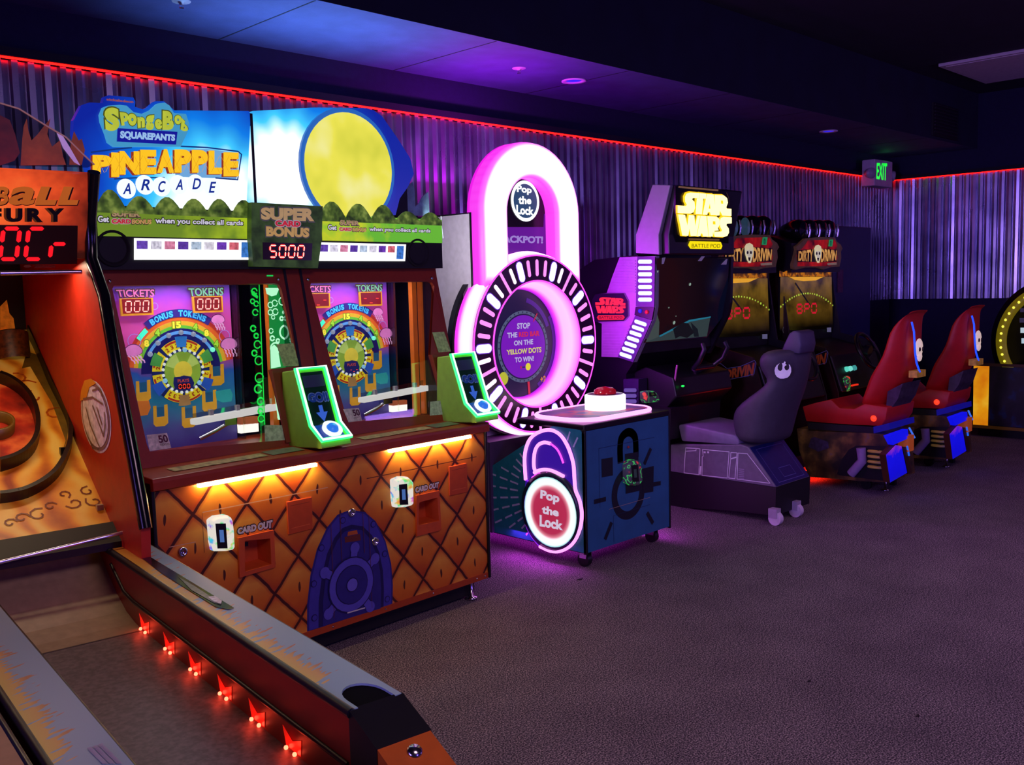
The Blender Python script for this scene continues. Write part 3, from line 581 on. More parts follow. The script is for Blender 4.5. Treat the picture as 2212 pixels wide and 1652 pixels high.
for x, y, r in ((1300, 560, 30), (1325, 620, 26), (1310, 760, 30), (1340, 1050, 40), (1360, 1150, 36), (1358, 1230, 28), (1455, 640, 26), (1500, 660, 22), (1530, 480, 22), (1550, 430, 18)): ep.ring(mb, zC((x, y))[0], R(r - 14), R(r), GR if x < 1400 else GW, 2.2, 0, 340, 18)
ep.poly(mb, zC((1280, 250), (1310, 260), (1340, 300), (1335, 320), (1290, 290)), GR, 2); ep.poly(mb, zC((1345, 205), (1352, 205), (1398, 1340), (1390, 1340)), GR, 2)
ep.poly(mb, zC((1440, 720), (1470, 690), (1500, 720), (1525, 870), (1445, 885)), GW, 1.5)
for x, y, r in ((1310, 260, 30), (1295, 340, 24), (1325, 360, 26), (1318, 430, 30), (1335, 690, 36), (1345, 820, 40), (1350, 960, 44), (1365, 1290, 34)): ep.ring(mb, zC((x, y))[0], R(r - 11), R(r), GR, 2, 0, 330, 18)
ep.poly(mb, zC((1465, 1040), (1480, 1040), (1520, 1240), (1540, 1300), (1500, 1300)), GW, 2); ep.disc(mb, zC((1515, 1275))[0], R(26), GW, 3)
mb.build('green_reflection', T, label='green mirror reflections painted as glowing shapes')
lamp('playfield_lamp', 'AREA', (0, 0, 0), (1, .97, 1), 2.2, .5, None, .08).name = 'playfield_lamp'
L0 = bpy.data.objects['playfield_lamp']; L0.parent = T; L0.location = (-.45, .44, 1.665); L0.rotation_euler = (math.radians(-12), 0, 0)
L1 = L0.copy(); COL.objects.link(L1); L1.parent = T; L1.location = (.46, .44, 1.665)
# ---- control pods
PG = M('#96cc3c', .45); podp = [(.20, 1.25), (.10, 1.262), (.008, 1.02), (-.068, .962), (-.075, .932), (.10, .92), (.22, .92)]
NE = E('#28ff68', 3.0); NG = E('#d8ffe4', 1.6)
def pod(x0, x1):
    o = MB(); o.ext([V((x0, a, b)) for a, b in podp], (x1 - x0, 0, 0), PG); P = o.build('control_pod', T, .006)
    mb = MB(); path = [V((x0 + .002, .098, 1.266)), V((x1 - .002, .098, 1.266)), V((x1 - .002, .004, 1.024)), V((x1 - .002, -.070, .968)), V((x0 + .002, -.070, .968)), V((x0 + .002, .004, 1.024))]
    mb.tube([p + V((0, -.004, 0)) for p in path], .0105, NE, 8, True); mb.tube([p + V((0, -.0115, .004)) for p in path], .0055, NG, 8, True); mb.build('neon_border', P, label='green neon border')
    g1 = Pan(sp, (0, .098, 1.262), (0, -.242, .092)); g2 = Pan(sp, (0, .008, 1.02), (0, -.058, .076)); mb = MB(); xi0, xi1 = x0 + .02, x1 - .02
    A = lambda x, t: V((x, .098 + (.008 - .098) * t, 1.262 + (1.02 - 1.262) * t)); Bq = lambda x, t: V((x, .008 - .076 * t, 1.02 - .058 * t))
    g1.poly(mb, [A(xi0, .06), A(xi1, .06), A(xi1, 1), A(xi0, 1)], M('#0c2a20', .25, emit=.12), 2); g2.poly(mb, [Bq(xi0, 0), Bq(xi1, 0), Bq(xi1, .9), Bq(xi0, .9)], E('#1040c0', .55), 2)
    g1.poly(mb, [A(xi0 + .004, .12), A(xi1 - .004, .12), A(xi1 - .004, .33), A(xi0 + .004, .33)], M('#3a3a5c', .4), 3)
    xc = (xi0 + xi1) / 2; g1.text(mb, 'GO!!', [A(xi0 + .008, .44), A(xi1 - .008, .44), A(xi1 - .008, .60), A(xi0 + .008, .60)], M('#1c3c86', .3, emit=.2), 5, .05, 0, M('#5a70a8', .3, emit=.25), .1)
    g1.poly(mb, [A(xc - .01, .66), A(xc + .01, .66), A(xc + .01, .78), A(xc + .03, .78), A(xc, .95), A(xc - .03, .78), A(xc - .01, .78)], E('#3a6ae0', .7), 4); mb.build('button_panel', P)
    mb = MB(); n = g2.n; c = Bq(xc + .012, .42); mb.lathe([(.044, .002), (.046, .016), (.040, .022), (.030, .012), (.028, .014)], c, n, E('#e8f4ff', 1.2), 28); mb.build('button_rim', P); mb = MB(); mb.lathe([(.030, .010), (.022, .026), (0, .032)], c, n, E('#2878f0', .9), 24); mb.build('button', P)
    lamp('pod_glow', 'POINT', (0, 0, 0), (.2, 1, .4), .25, .03); l = bpy.context.scene.objects[-1] if 0 else None
    return P
pod(-.165, -.008); pod(.762, .922)
# ---- marquee
mq = Pan(sp, (0, .29, 0), (0, -1, 0)); mb = MB(); mb.box((-.905, .29, 1.705), (.905, .60, 1.955), M('#0d1008', .6, noise=.4, scale=9)); mb.build('marquee_box', T)
GRN = E('#8aa818', .62); g = G('grass_print'); n = g.noise(7, 3); c = g.ramp(g.op('ADD', g.op('MULTIPLY', g.x, .6), n), [(.2, '#6a8a1c'), (.45, '#a8c41c'), (.6, '#c0d024'), (.8, '#64b82c')]); g.base(c); g.emit(c, .85); BAND = g.m
g = G('leaf_print'); n = g.noise(26, 2); c = g.ramp(n, [(.3, '#2c4010'), (.5, '#5a7a24'), (.7, '#9ab848')]); g.base(c); g.emit(c, .45); LEAF = g.m
mb = MB(); mb.add([mq.L(-.905, 1.835) + V((0, -.004, 0)), mq.L(-.215, 1.835) + V((0, -.004, 0)), mq.L(-.215, 1.945) + V((0, -.004, 0)), mq.L(-.905, 1.945) + V((0, -.004, 0))], [range(4)], BAND)
mb.add([V((.145, .286, 1.835)), V((.905, .286, 1.835)), V((.905, .286, 1.955)), V((.145, .286, 1.955))], [range(4)], BAND)
def scal(x0, x1, n, z0, zt, am):
    pts = []
    for i in range(n):
        a = x0 + (x1 - x0) * i / n; b = x0 + (x1 - x0) * (i + 1) / n; h = am * (.75 + .5 * random.random())
        for k in range(7): t = k / 7; pts.append(V((a + (b - a) * t, .284, zt + h * math.sin(math.pi * t))))
    return [V((x0, .284, z0))] + pts + [V((x1, .284, zt)), V((x1, .284, z0))]
mb.ext([p for p in reversed(scal(-.905, -.20, 6, 1.925, 1.945, .06))], (0, .006, 0), LEAF); mb.ext([p for p in reversed(scal(.13, .905, 5, 1.925, 1.945, .06))], (0, .006, 0), LEAF)
WT = M('#eceef0', .4, emit=.55); DKT = M('#2a3018')
def bonus(q1, q2, q3, q4):
    mq.text(mb, 'Get', q1, WT, 5, .03, 0, DKT, .14); mq.text(mb, 'SUPER', q2[0], PE('#d0b078', .4), 5, .05, 0, PE('#6a5a40', .2), .18); mq.text(mb, 'CARD', q2[1], PE('#e03040', .5), 5, .05, 0, PE('#d8d0c0', .3), .16); mq.text(mb, 'BONUS', q2[2], PE('#e0b060', .5), 5, .05, 0, PE('#6a5a40', .2), .16); mq.text(mb, 'when you collect all cards', q3, WT, 5, .03, 0, DKT, .14)
bonus(zA((620, 1080), (690, 1083), (690, 1122), (620, 1120)), [zA((708, 1045), (892, 1052), (890, 1088), (710, 1085)), zA((708, 1100), (830, 1102), (830, 1130), (708, 1130)), zA((836, 1102), (962, 1104), (960, 1134), (836, 1132))], zA((985, 1092), (1545, 1112), (1543, 1150), (985, 1138)), 0)
bonus(zB((815, 1120), (888, 1128), (886, 1170), (815, 1165)), [zB((915, 1082), (1080, 1090), (1080, 1130), (918, 1125)), zB((910, 1145), (1015, 1150), (1015, 1176), (912, 1174)), zB((1022, 1148), (1140, 1152), (1138, 1184), (1024, 1180)), 0], zB((1165, 1142), (1685, 1160), (1683, 1198), (1165, 1186)), 0)
mb.build('marquee_banner', T)
SPK = M('#0a0a0c', .8)
for q in (zA((720, 1288))[0], zB((1582, 1362))[0]):
    mb = MB(); mb.lathe([(.072, 0), (.072, -.006), (.064, -.008), (.060, -.002), (.02, .012), (0, .006)], mq.P(q), (0, 1, 0), SPK, 28); mb.build('speaker', T)
CW = E('#ffffff', 1.45); cards = ['#6a4ab0', '#d8d8e0', '#e88aa0', '#5a3a98', '#b8d0d8', '#e8e8e8', '#6a3aa8', '#d86a70', '#3a78c0']
for q, off in ((zA((853, 1222), (1612, 1237), (1610, 1360), (853, 1360)), 0), (zB((735, 1272), (1478, 1290), (1470, 1432), (728, 1430)), 1)):
    mb = MB(); mq.slab(mb, q, .004, CW, 1); o = mb.build('card_window', T); f = mq.quad(q, 6)
    for i in range(9):
        u = .015 + i * .109; h = .88 if i != 8 else .9; lo = .5 if i != 8 else .12
        mb = MB(); mb.add([f(u, lo), f(u + .085, lo), f(u + .085, h), f(u, h)], [range(4)], M(cards[i], .5, emit=.75, noise=.45, scale=60)); mb.build('game_card', o)
q = zB((172, 932), (776, 965), (768, 1250), (735, 1490), (185, 1475), (170, 1250)); mb = MB(); cb = Pan(sp, (0, .25, 0), (0, -1, 0)); cb.slab(mb, q, -.06, M('#3a5424', .5, noise=.6, scale=18, emit=.35)); P = mb.build('bonus_sign', T)
mb = MB(); cb.text(mb, 'SUPER', zB((245, 975), (705, 985), (700, 1095), (248, 1080)), PE('#d0b070', .42), 3, .06, 0, PE('#5a5a54', .3), .12); cb.text(mb, 'CARD', zB((365, 1085), (582, 1092), (580, 1142), (368, 1135)), PE('#d82c38', .5), 5, .05, 0, PE('#d0ccc4', .3), .14); cb.text(mb, 'BONUS', zB((290, 1135), (660, 1150), (655, 1232), (292, 1222)), PE('#d8b060', .42), 3, .06, 0, PE('#5a5a54', .3), .12); mb.build('lettering', P)
mb = MB(); cb.poly(mb, zB((262, 1272), (685, 1280), (678, 1425), (265, 1418)), M('#2c0508', .25), 2); cb.led(mb, '5000', zB((318, 1298), (618, 1302), (612, 1400), (320, 1398)), E('#ff2018', 1.3), 3, .30, .3, .08); cb.led(mb, '5000', zB((318, 1298), (618, 1302), (612, 1400), (320, 1398)), E('#ffd0c0', 1.5), 4, .13, .3, .08); mb.build('digits', P)
def sky(name, cx, cz, k):
    g = G(name); dx = g.op('SUBTRACT', g.x, cx); dz = g.op('SUBTRACT', g.z, cz); r = g.op('SQRT', g.op('ADD', g.op('MULTIPLY', g.op('MULTIPLY', dx, dx), .75), g.op('MULTIPLY', dz, dz)))
    th = g.op('ARCTAN2', dz, dx); ray = g.op('MULTIPLY', g.op('SINE', g.op('MULTIPLY', th, 13)), .02); f = g.op('ADD', g.op('ADD', g.op('MULTIPLY', r, 1.7), ray), g.op('MULTIPLY', g.op('SUBTRACT', g.noise(4), .5), .12))
    c = g.ramp(f, [(.10, '#ffffff'), (.30, '#e0f8ff'), (.42, '#40c8ff'), (.58, '#0c80f0'), (.75, '#0a48c8'), (.95, '#0a24a0')]); g.base('#101828'); g.emit(c, g.op('MULTIPLY_ADD', g.ramp(f, [(.2, (1, 1, 1)), (.5, (.15, .15, .15))]), .7, k)); g.rough(.25); return g.m
mu = Pan(sp, (0, .40, 0), (0, -1, 0)); mb = MB()
Lp = zA((640, 1080), (560, 800), (465, 560), (470, 470), (520, 375), (570, 357), (655, 362), (668, 320), (690, 312), (850, 326), (863, 352), (860, 385), (910, 402), (945, 388), (990, 350), (1045, 350), (1085, 385), (1110, 408), (1585, 412), (1597, 432), (1567, 1080))
mu.slab(mb, Lp, -.03, sky('marquee_sky', -.32, 2.0, .82)); PL = mb.build('marquee_panel', T)
mb = MB(); CY_ = E('#38a0d0', .55)
mu.slab(mb, zQ((370, 235), (420, 215), (560, 205), (640, 215), (720, 290), (820, 310), (920, 265), (1000, 190), (1080, 178), (1140, 215), (1190, 300), (1330, 310), (1365, 420), (1350, 520), (1290, 640), (1270, 690), (700, 690), (500, 690), (430, 640), (400, 540), (345, 400), (335, 320)), .02, E('#4aa8dc', .75), 1)
mu.slab(mb, zQ((530, 478), (1222, 520), (1205, 668), (522, 632)), .006, E('#1018a8', .75), 18)
YL = M('#c0d038', .45, emit=.75)
for ch, q in (('S', ((365, 240), (540, 240), (550, 500), (385, 522))), ('p', ((548, 292), (650, 300), (655, 445), (570, 450))), ('o', ((640, 300), (750, 318), (742, 450), (650, 452))), ('n', ((752, 350), (842, 352), (840, 470), (760, 478))), ('g', ((850, 335), (950, 325), (945, 500), (852, 500))), ('e', ((955, 370), (1042, 375), (1040, 490), (960, 492))), ('B', ((1048, 275), (1165, 285), (1180, 500), (1045, 498))), ('o', ((1185, 320), (1275, 335), (1262, 440), (1185, 430))), ('b', ((1270, 360), (1360, 450), (1330, 525), (1255, 500)))):
    mu.text(mb, ch, zQ(*q), YL, 24, .07, 0, M('#6a7a18', .5, emit=.3), .06)
mu.text(mb, 'SQUAREPANTS', zQ((555, 508), (1195, 552), (1190, 642), (553, 610)), E('#a0c8f8', .85), 24, .06)
mu.text(mb, 'nickelodeon', zQ((425, 118), (742, 150), (738, 178), (430, 148)), E('#c06050', .6), 4, .04)
mb.build('logo_cutout', PL)
mb = MB(); FR = E('#0c3c98', .6); mu.line(mb, zQ((250, 750), (520, 715), (720, 695)), .006, FR, 3); mu.line(mb, zQ((1290, 680), (1600, 695), (1960, 740), (2000, 775), (1955, 1070), (1700, 1050)), .006, FR, 3); mu.line(mb, zQ((520, 1060), (760, 1048), (1100, 1045)), .005, FR, 3)
mu.poly(mb, zQ((1230, 715), (1600, 710), (1985, 760), (1945, 1060), (1230, 1035)), E('#7ab8f0', .8), 2)
for ch, x0, x1, ya, yb in (('P', 260, 490, 780, 1000), ('I', 478, 572, 752, 1040), ('N', 575, 808, 735, 1012), ('E', 815, 1005, 720, 1005), ('A', 1012, 1212, 712, 992), ('P', 1215, 1412, 716, 990), ('P', 1416, 1605, 722, 990), ('L', 1612, 1768, 730, 1005), ('E', 1785, 1965, 750, 1032)):
    q = zQ((x0, ya), (x1, ya + 4), (x1, yb), (x0, yb)); qs = [(a - 4, b + 1.5) for a, b in q]; mu.text(mb, ch, qs, E('#a83818', .7), 5, .09); mu.text(mb, ch, q, E('#f8c018', 1.05), 6, .07)
for k in range(15): x = 300 + k * 112; mu.line(mb, zQ((x, 800), (x + 95, 990)), .0014, E('#e8a018', .9), 7); mu.line(mb, zQ((x + 95, 790), (x, 980)), .0014, E('#e8a018', .9), 7)
for ch, x0, x1, ya, yb in (('A', 610, 705, 1110, 1240), ('R', 820, 925, 1065, 1195), ('C', 1022, 1110, 1085, 1218), ('A', 1222, 1308, 1065, 1190), ('D', 1418, 1520, 1055, 1182), ('E', 1610, 1698, 1095, 1222)):
    mu.disc(mb, zQ(((x0 + x1) / 2, (ya + yb) / 2))[0], .04, E('#eefaff', 1.1), 4); mu.text(mb, ch, zQ((x0, ya), (x1, ya), (x1, yb), (x0, yb)), E('#1434a8', .7), 8, .02, .25)
mb.build('title_lettering', PL)
mb = MB(); Rp = zB((130, 1005), (165, 172), (182, 156), (700, 126), (1130, 130), (1210, 150), (1280, 200), (1420, 400), (1520, 560), (1550, 690), (1500, 800), (1430, 900), (1395, 1040))
mu.slab(mb, Rp, -.03, sky('marquee_burst', .05, 2.16, .85)); PR = mb.build('marquee_panel', T)
mb = MB(); sun = zB((985, 640))[0]; mu.slab(mb, mu.arc(sun, .315, 0, 360, 40)[:-1] if 0 else [p for p in mu.arc(sun, .285, 0, 357, 40) if p.z > 1.94], .015, E('#2a74d8', .7), 1)
g = G('sun_print'); n = g.noise(5, 2); c = g.ramp(n, [(.25, '#d4d440'), (.5, '#f0e850'), (.8, '#f8f4a8')]); g.base('#403c10'); g.emit(c, .95); SUN = g.m
mu.slab(mb, [p for p in mu.arc(sun, .262, 0, 357, 44) if p.z > 1.94], .02, SUN, 2)
for k in range(14):
    a = math.radians(360 / 14 * k + 8); c0 = mu.P(sun); 
mb.build('sun_cutout', PR, label='plain yellow sun disc on blue panel')
lf = Pan(sp, (0, .46, 0), (0, -1, 0)); mb = MB(); lf.slab(mb, zB((1390, 1045), (1420, 950), (1455, 870), (1500, 790), (1540, 760), (1556, 830), (1562, 972), (1590, 950), (1630, 880), (1674, 842), (1680, 930), (1682, 1045)), -.01, M('#7aa8b4', .4, noise=.3)); mb.build('leaf_cutout', T)
mb = MB(); mb.add([V((.907, .284, 1.86)), V((.912, .284, 1.86)), V((.912, .30, 1.975)), V((.907, .29, 1.975))], [range(4)], E('#e8fbff', 1.3)); mb.build('edge_light', T)
mb = MB(); mb.box((-.135, .398, 1.97), (-.122, .41, 2.40), BLACK); mb.build('panel_joint', T)
mb = MB(); mb.box((-.86, .43, 1.955), (.80, .47, 2.30), M('#1a1c28', .6)); mb.build('marquee_support', T)
lm = lamp('marquee_top_lamp', 'AREA', (0, 0, 0), (.35, .6, 1), 9, 1.3, None, .1); lm.data.energy = 15; lm.data.color = (.2, .45, 1); lm.data.spread = 1.6; lm.parent = T; lm.location = (.62, .98, 2.05); lm.rotation_euler = (math.radians(180 + 12), 0, 0)
lm = lamp('marquee_end_lamp', 'AREA', (0, 0, 0), (1, .95, 1), 5, .2, None, .25); lm.parent = T; lm.location = (.925, .45, 1.84); lm.rotation_euler = (0, math.radians(-90), 0)
# ---------------------------------------------------------------- giant padlock game
LK = Fr((4.4, 3.46, 0)); T = thing('padlock_game', 'giant glowing magenta padlock game with blue control box', 'arcade machine', LK.o)
DB = M('#286890', .5, noise=.12, scale=8); DK = M('#0c0f1c', .5); TEAL = M('#1f7a86', .45, noise=.12)
MG = E('#ff4af0', 1.6); MW = E('#ff8cf2', 1.9); VI = E('#9a28ff', 1.0)
sl = Pan(LK, (-.4, 0, 0), (-1, 0, 0))
side = [(0, .10), (0, .775), (.03, .797), (.235, .803), (.75, .51), (1.25, .24), (1.25, .10)]
mb = MB(); mb.ext([V((-.392, a + .0, b)) for a, b in [(.01, .10), (.01, .79), (.235, .793), (.74, .505), (.74, .10)]], (.784, 0, 0), DK); mb.build('box_body', T)
for sx in (-1, 1):
    mb = MB(); mb.ext([V((sx * .4, a, b)) for a, b in side], (-sx * .012, 0, 0), TEAL)
    if sx < 0:
        cen = zI((620, 960))[0]; DS = M('#b8c0dc', .5)
        for r0, r1 in ((.27, .33), (.36, .42), (.46, .52), (.56, .62), (.66, .72)):
            for k in range(-14, 15):
                a = 180 + k * 8.6; q0, q1 = sl.arc(cen, r0, a, a, 1)[0], sl.arc(cen, r1, a, a, 1)[0]
                def ok(p): return p.y < 1.2 and p.y > .015 and p.z > .12 and p.z < .79 and (p.y < .24 or p.z < .795 - (p.y - .24) * .565)
                if ok(q0) and ok(q1): sl.line(mb, [q0, q1], .011, DS, 1)
        for x0, y0, x1, y1 in ((1100, 1345, 1140, 1395), (1070, 1385, 1090, 1410), (1120, 1270, 1145, 1310)): pass
    mb.build('side_panel', T)
mb = MB(); mb.box((-.37, .05, .085), (.37, 1.2, .1), BLACK); mb.build('plinth', T)
# neon padlock on the left side
U = zI((405, 810), (395, 640), (405, 540), (440, 450), (500, 395), (580, 365), (650, 370), (720, 415), (775, 500), (810, 590), (832, 680), (840, 800), (850, 900), (885, 990), (905, 1100), (895, 1220), (855, 1330), (790, 1405), (700, 1445), (620, 1440), (530, 1400))
mb = MB(); sl.poly(mb, zI((395, 830), (388, 640), (400, 530), (440, 440), (500, 385), (580, 355), (660, 362), (730, 405), (790, 490), (825, 590), (845, 690), (855, 890), (890, 985), (912, 1100), (900, 1230), (860, 1340), (795, 1412), (700, 1455), (620, 1450), (520, 1400), (440, 1310), (385, 1180), (375, 1050), (385, 940)), E('#4a18c8', .5), 2); mb.build('neon_backing', T)
mb = MB(); mb.tube(smooth([sl.P(q, 8) for q in U]), .0105, MW, 8); mb.tube(smooth([sl.P(q, 8) for q in zI((530, 1400), (450, 1300), (400, 1180), (385, 1050), (400, 930), (430, 830), (405, 810))]), .005, VI, 8); mb.build('neon_outline', T)
I_ = zI((500, 745), (480, 700), (478, 620), (490, 545), (520, 495), (570, 475), (625, 485), (680, 530), (715, 590), (740, 660))
mb = MB(); mb.tube(smooth([sl.P(q, 8) for q in I_[:7]]), .0105, MW, 8); mb.tube(smooth([sl.P(q, 8) for q in I_[6:]]), .006, MG, 8); mb.tube(smooth([sl.P(q, 8) for q in zI((480, 745), (540, 720), (600, 718), (660, 735), (745, 778))]), .0105, MW, 8); mb.tube([sl.P(q, 8) for q in zI((462, 790), (520, 750), (600, 740), (680, 775), (750, 830))], .006, MG, 8); mb.build('neon_shackle', T)
cc = zI((632, 1092))[0]; cp = sl.P(cc); mb = MB(); rr = .205
mb.lathe([(rr + .03, 0), (rr + .03, .014), (rr, .022)], cp, (-1, 0, 0), M('#1c2438', .3), 40); mb.build('disc_rim', T)
g = G('disc_glow'); dy = g.op('SUBTRACT', g.y, cp.y); dz = g.op('SUBTRACT', g.z, cp.z); r = g.op('SQRT', g.op('ADD', g.op('MULTIPLY', dy, dy), g.op('MULTIPLY', dz, dz)))
c = g.ramp(g.op('MULTIPLY', r, 1 / rr), [(0, '#d83058'), (.62, '#e03a66'), (.72, '#ff90a8'), (.78, '#ffffff'), (.95, '#f4ffff'), (1, '#58c8c8')]); g.emit(c, g.ramp(g.op('MULTIPLY', r, 1 / rr), [(.66, (.62, .62, .62)), (.8, (1, 1, 1))])); g.base('#200810'); nf = g.m
mb = MB(); mb.lathe([(rr, .020), (0, .024)], cp, (-1, 0, 0), nf, 40); p2 = Pan(LK, (-.4245, 0, 0), (-1, 0, 0)); PK = E('#e6d4ee', .8)
for st, q in (('Pop', ((528, 898), (700, 935), (692, 1040), (524, 998))), ('the', ((540, 1035), (692, 1068), (690, 1140), (540, 1110))), ('Lock', ((520, 1120), (728, 1180), (728, 1262), (520, 1225)))): p2.text(mb, st, zI(*q), PK, 1, .045)
mb.build('title_disc', T)
for nm in ('neon_backing', 'neon_outline', 'neon_shackle', 'disc_rim', 'title_disc'):
    for o in [c for c in T.children if c.name.split('.')[0] == nm]:
        c = o.copy(); c.data = o.data.copy(); COL.objects.link(c); c.parent = T
        if nm == 'title_disc':
            c.rotation_euler = (0, 0, math.pi); c.location = (0, 2 * cp.y, 0)
        else:
            for v_ in c.data.vertices: v_.co.x = -v_.co.x
            c.data.flip_normals()
# front
fl = Pan(LK, (0, 0, 0), (0, -1, 0)); mb = MB(); mb.box((-.388, 0, .10), (.388, .012, .79), DB); K = M('#0c1420', .55)
fl.line(mb, smooth([fl.P(q) for q in zI((1238, 640), (1236, 520), (1250, 435), (1300, 388), (1345, 398), (1372, 450), (1378, 590))], 6), .05, K, 1)
lc = zI((1310, 930))[0]; fl.ring(mb, lc, .105, .155, K, 1.2, -200, 60, 40); fl.ring(mb, lc, .105, .155, K, 1.2, 60, 160, 24)
for a, b in (((1290, 590), (1395, 575)),): pass
fl.poly(mb, zI((1278, 580), (1395, 560), (1400, 700), (1415, 905), (1285, 935)), K, 2); fl.poly(mb, zI((1430, 712), (1535, 685), (1530, 915), (1440, 930)), K, 2); fl.poly(mb, zI((1068, 625), (1168, 608), (1170, 770), (1072, 788)), K, 2)
for a, b in (((1010, 1005), (1100, 982)), ((1455, 660), (1505, 540)), ((1535, 850), (1590, 840)), ((1105, 1330), (1155, 1200)), ((1480, 1110), (1525, 1190))): fl.line(mb, zI(a, b), .026, K, 2)
LN = M('#123252', .5); fl.line(mb, zI((1045, 530), (1540, 430)), .002, LN, 2); fl.line(mb, zI((1045, 530), (1055, 1060)), .002, LN, 2); fl.line(mb, zI((1175, 1130), (1500, 1030)), .002, LN, 2); fl.line(mb, zI((1175, 1130), (1180, 1365)), .002, LN, 2); fl.line(mb, zI((1135, 1072), (1500, 965)), .002, M('#b8a888'), 3); mb.build('front_panel', T)
for x in (-.4, .388): mb = MB(); mb.box((x, -.006, .09), (x + .012, .02, .80), BLACK); mb.build('edge_moulding', T, .003)
g = G('reader_dots'); n = g.noise(20, 1); c = g.ramp(n, [(.24, '#ff3020'), (.33, '#201818'), (.47, '#1c2022'), (.505, '#30d050'), (.54, '#1c2022'), (.65, '#241c1c'), (.72, '#ff4028')]); g.base('#4a4e58'); g.emit(c, .75); RB2 = g.m
reader(T, fl, zI((1300, 690), (1320, 645), (1360, 630), (1410, 638), (1432, 690), (1438, 830), (1415, 860), (1340, 862), (1305, 840)), zI((1335, 680), (1395, 675), (1405, 825), (1345, 830)), RB2, .045, '#26303c')
mb = MB(); mb.ball(fl.P(zI((1305, 518))[0], 4), .008, M('#a03030'), 8); mb.build('lock', T)
# control top
mb = MB(); mb.box((-.4, -.006, .79), (.4, .53, .826), M('#160a1c', .3)); mb.build('deck', T, .012)
dk = Pan(LK, (0, .3, .835), (0, 0, 1)); ctop = []
x0, x1, ya, yb, rc = -.35, .35, .03, .50, .16
for cx_, cy_, a0 in ((x1 - rc, ya + rc, -90), (x1 - rc, yb - rc, 0), (x0 + rc, yb - rc, 90), (x0 + rc, ya + rc, 180)):
    for k in range(7): a = math.radians(a0 + 15 * k); ctop.append(V((cx_ + rc * math.cos(a), cy_ + rc * math.sin(a), .826)))
g = G('deck_print'); c = g.ramp(g.noise(6, 1), [(.3, '#1a1560'), (.5, '#5a1a8a'), (.62, '#c82048'), (.75, '#3a208a')]); g.base(c); g.emit(c, .15); g.rough(.4)
mb = MB(); mb.ext(ctop, (0, 0, .018), g.m); mb.build('control_plate', T); mb = MB(); mb.tube([p + V((0, 0, .012)) for p in ctop], .013, E('#ff9af6', 2.0), 8, True); mb.build('neon_border', T)
bc = V((.115, .27, .844)); mb = MB(); mb.lathe([(.125, 0), (.125, .085), (.11, .092)], bc, (0, 0, 1), E('#ffe6fc', 1.8), 36); mb.build('button_drum', T); mb = MB(); mb.lathe([(.115, .09), (.07, .096)], bc, (0, 0, 1), M('#1a1030', .3), 30); mb.lathe([(.07, .09), (.066, .115), (.045, .13), (0, .137)], bc, (0, 0, 1), M('#c01828', .15, emit=.25), 28); mb.build('push_button', T, label='red dome push button')
# casters
def caster(par, x, y, m, r=.045):
    t = MB(); t.cyl((x - .018, y + .01, r), (1, 0, 0), r, .036, m, 18); t.build('caster', par)
    t = MB(); t.box((x - .025, y - .02, .094), (x + .025, y + .03, .1), CHROME); t.box((x - .025, y - .02, r + .01), (x - .02, y + .03, .1), CHROME); t.box((x + .02, y - .02, r + .01), (x + .025, y + .03, .1), CHROME); t.build('caster_fork', par)
for x, y in ((-.33, .06), (.33, .08), (-.33, 1.1), (.33, 1.1)): caster(T, x, y, M('#15131a', .4), .04)
# tower, wheel and shackle
mb = MB(); mb.box((-.43, .94, .12), (.43, 1.46, 2.03), M('#c0b4c8', .5)); mb.build('tower', T); mb = MB(); mb.box((-.42, .74, .1), (.42, .94, .66), M('#4a3a5a', .5)); mb.build('tower_foot', T)
mb = MB(); mb.ext([V((-.446, a, b)) for a, b in ((.83, .1), (.83, 2.04), (1.46, 2.04), (1.46, .1))], (.012, 0, 0), M('#c9c2d0', .55)); mb.build('tower_side', T)
mb = MB(); mb.tube([(-.44, .83, .4), (-.44, .83, 2.045), (-.44, 1.46, 2.045)], .009, BLACK, 6); mb.build('tower_trim', T)
wz, wy = 1.235, .71; cw = V((0, wy, wz)); wp = Pan(LK, (0, wy, 0), (0, -1, 0)); Rw = .555
def mag(name, kind):
    g = G(name)
    if kind == 'shackle':
        zc = 2.05; zz = g.op('MAXIMUM', g.op('SUBTRACT', g.z, zc), 0); d = g.op('ABSOLUTE', g.op('SUBTRACT', g.op('SQRT', g.op('ADD', g.op('MULTIPLY', g.x, g.x), g.op('MULTIPLY', zz, zz))), .33))
        f = g.op('MULTIPLY', d, 1 / .112); low = g.ramp(g.op('MULTIPLY', g.op('SUBTRACT', g.z, 1.62), 1 / .26), [(0, (1, 1, 1)), (1, (0, 0, 0))])
        dep = g.ramp(g.op('SUBTRACT', g.y, .72), [(.02, (0, 0, 0)), (.07, (.75, .75, .75)), (.12, (1, 1, 1))]); f = g.op('MAXIMUM', g.op('MAXIMUM', f, g.op('MULTIPLY', low, .93)), dep)
        c = g.ramp(f, [(0, '#fff4ff'), (.72, '#ffe8fe'), (.88, '#ff70f8'), (1, '#f018e8')]); k = g.ramp(f, [(.6, (1, 1, 1)), (1, (.5, .5, .5))]); g.emit(c, g.op('MULTIPLY', k, 2.0))
    elif kind == 'drum':
        r = g.op('SUBTRACT', g.y, wy); c = g.ramp(g.op('MULTIPLY', r, 1 / .17), [(0, '#ff58f4'), (.18, '#ffd8ff'), (.5, '#ffc8fc'), (.72, '#ff38f0'), (1, '#c010d0')]); g.emit(c, 1.6)
    else:
        r = g.op('SUBTRACT', g.y, wy); c = g.ramp(g.op('MULTIPLY', r, 1 / .2), [(0, '#ff70f4'), (.3, '#ffc0fa'), (.55, '#ffb8fa'), (.72, '#f040ec'), (.85, '#a010d8')]); g.emit(c, 1.2)
    g.base('#302030'); return g.m
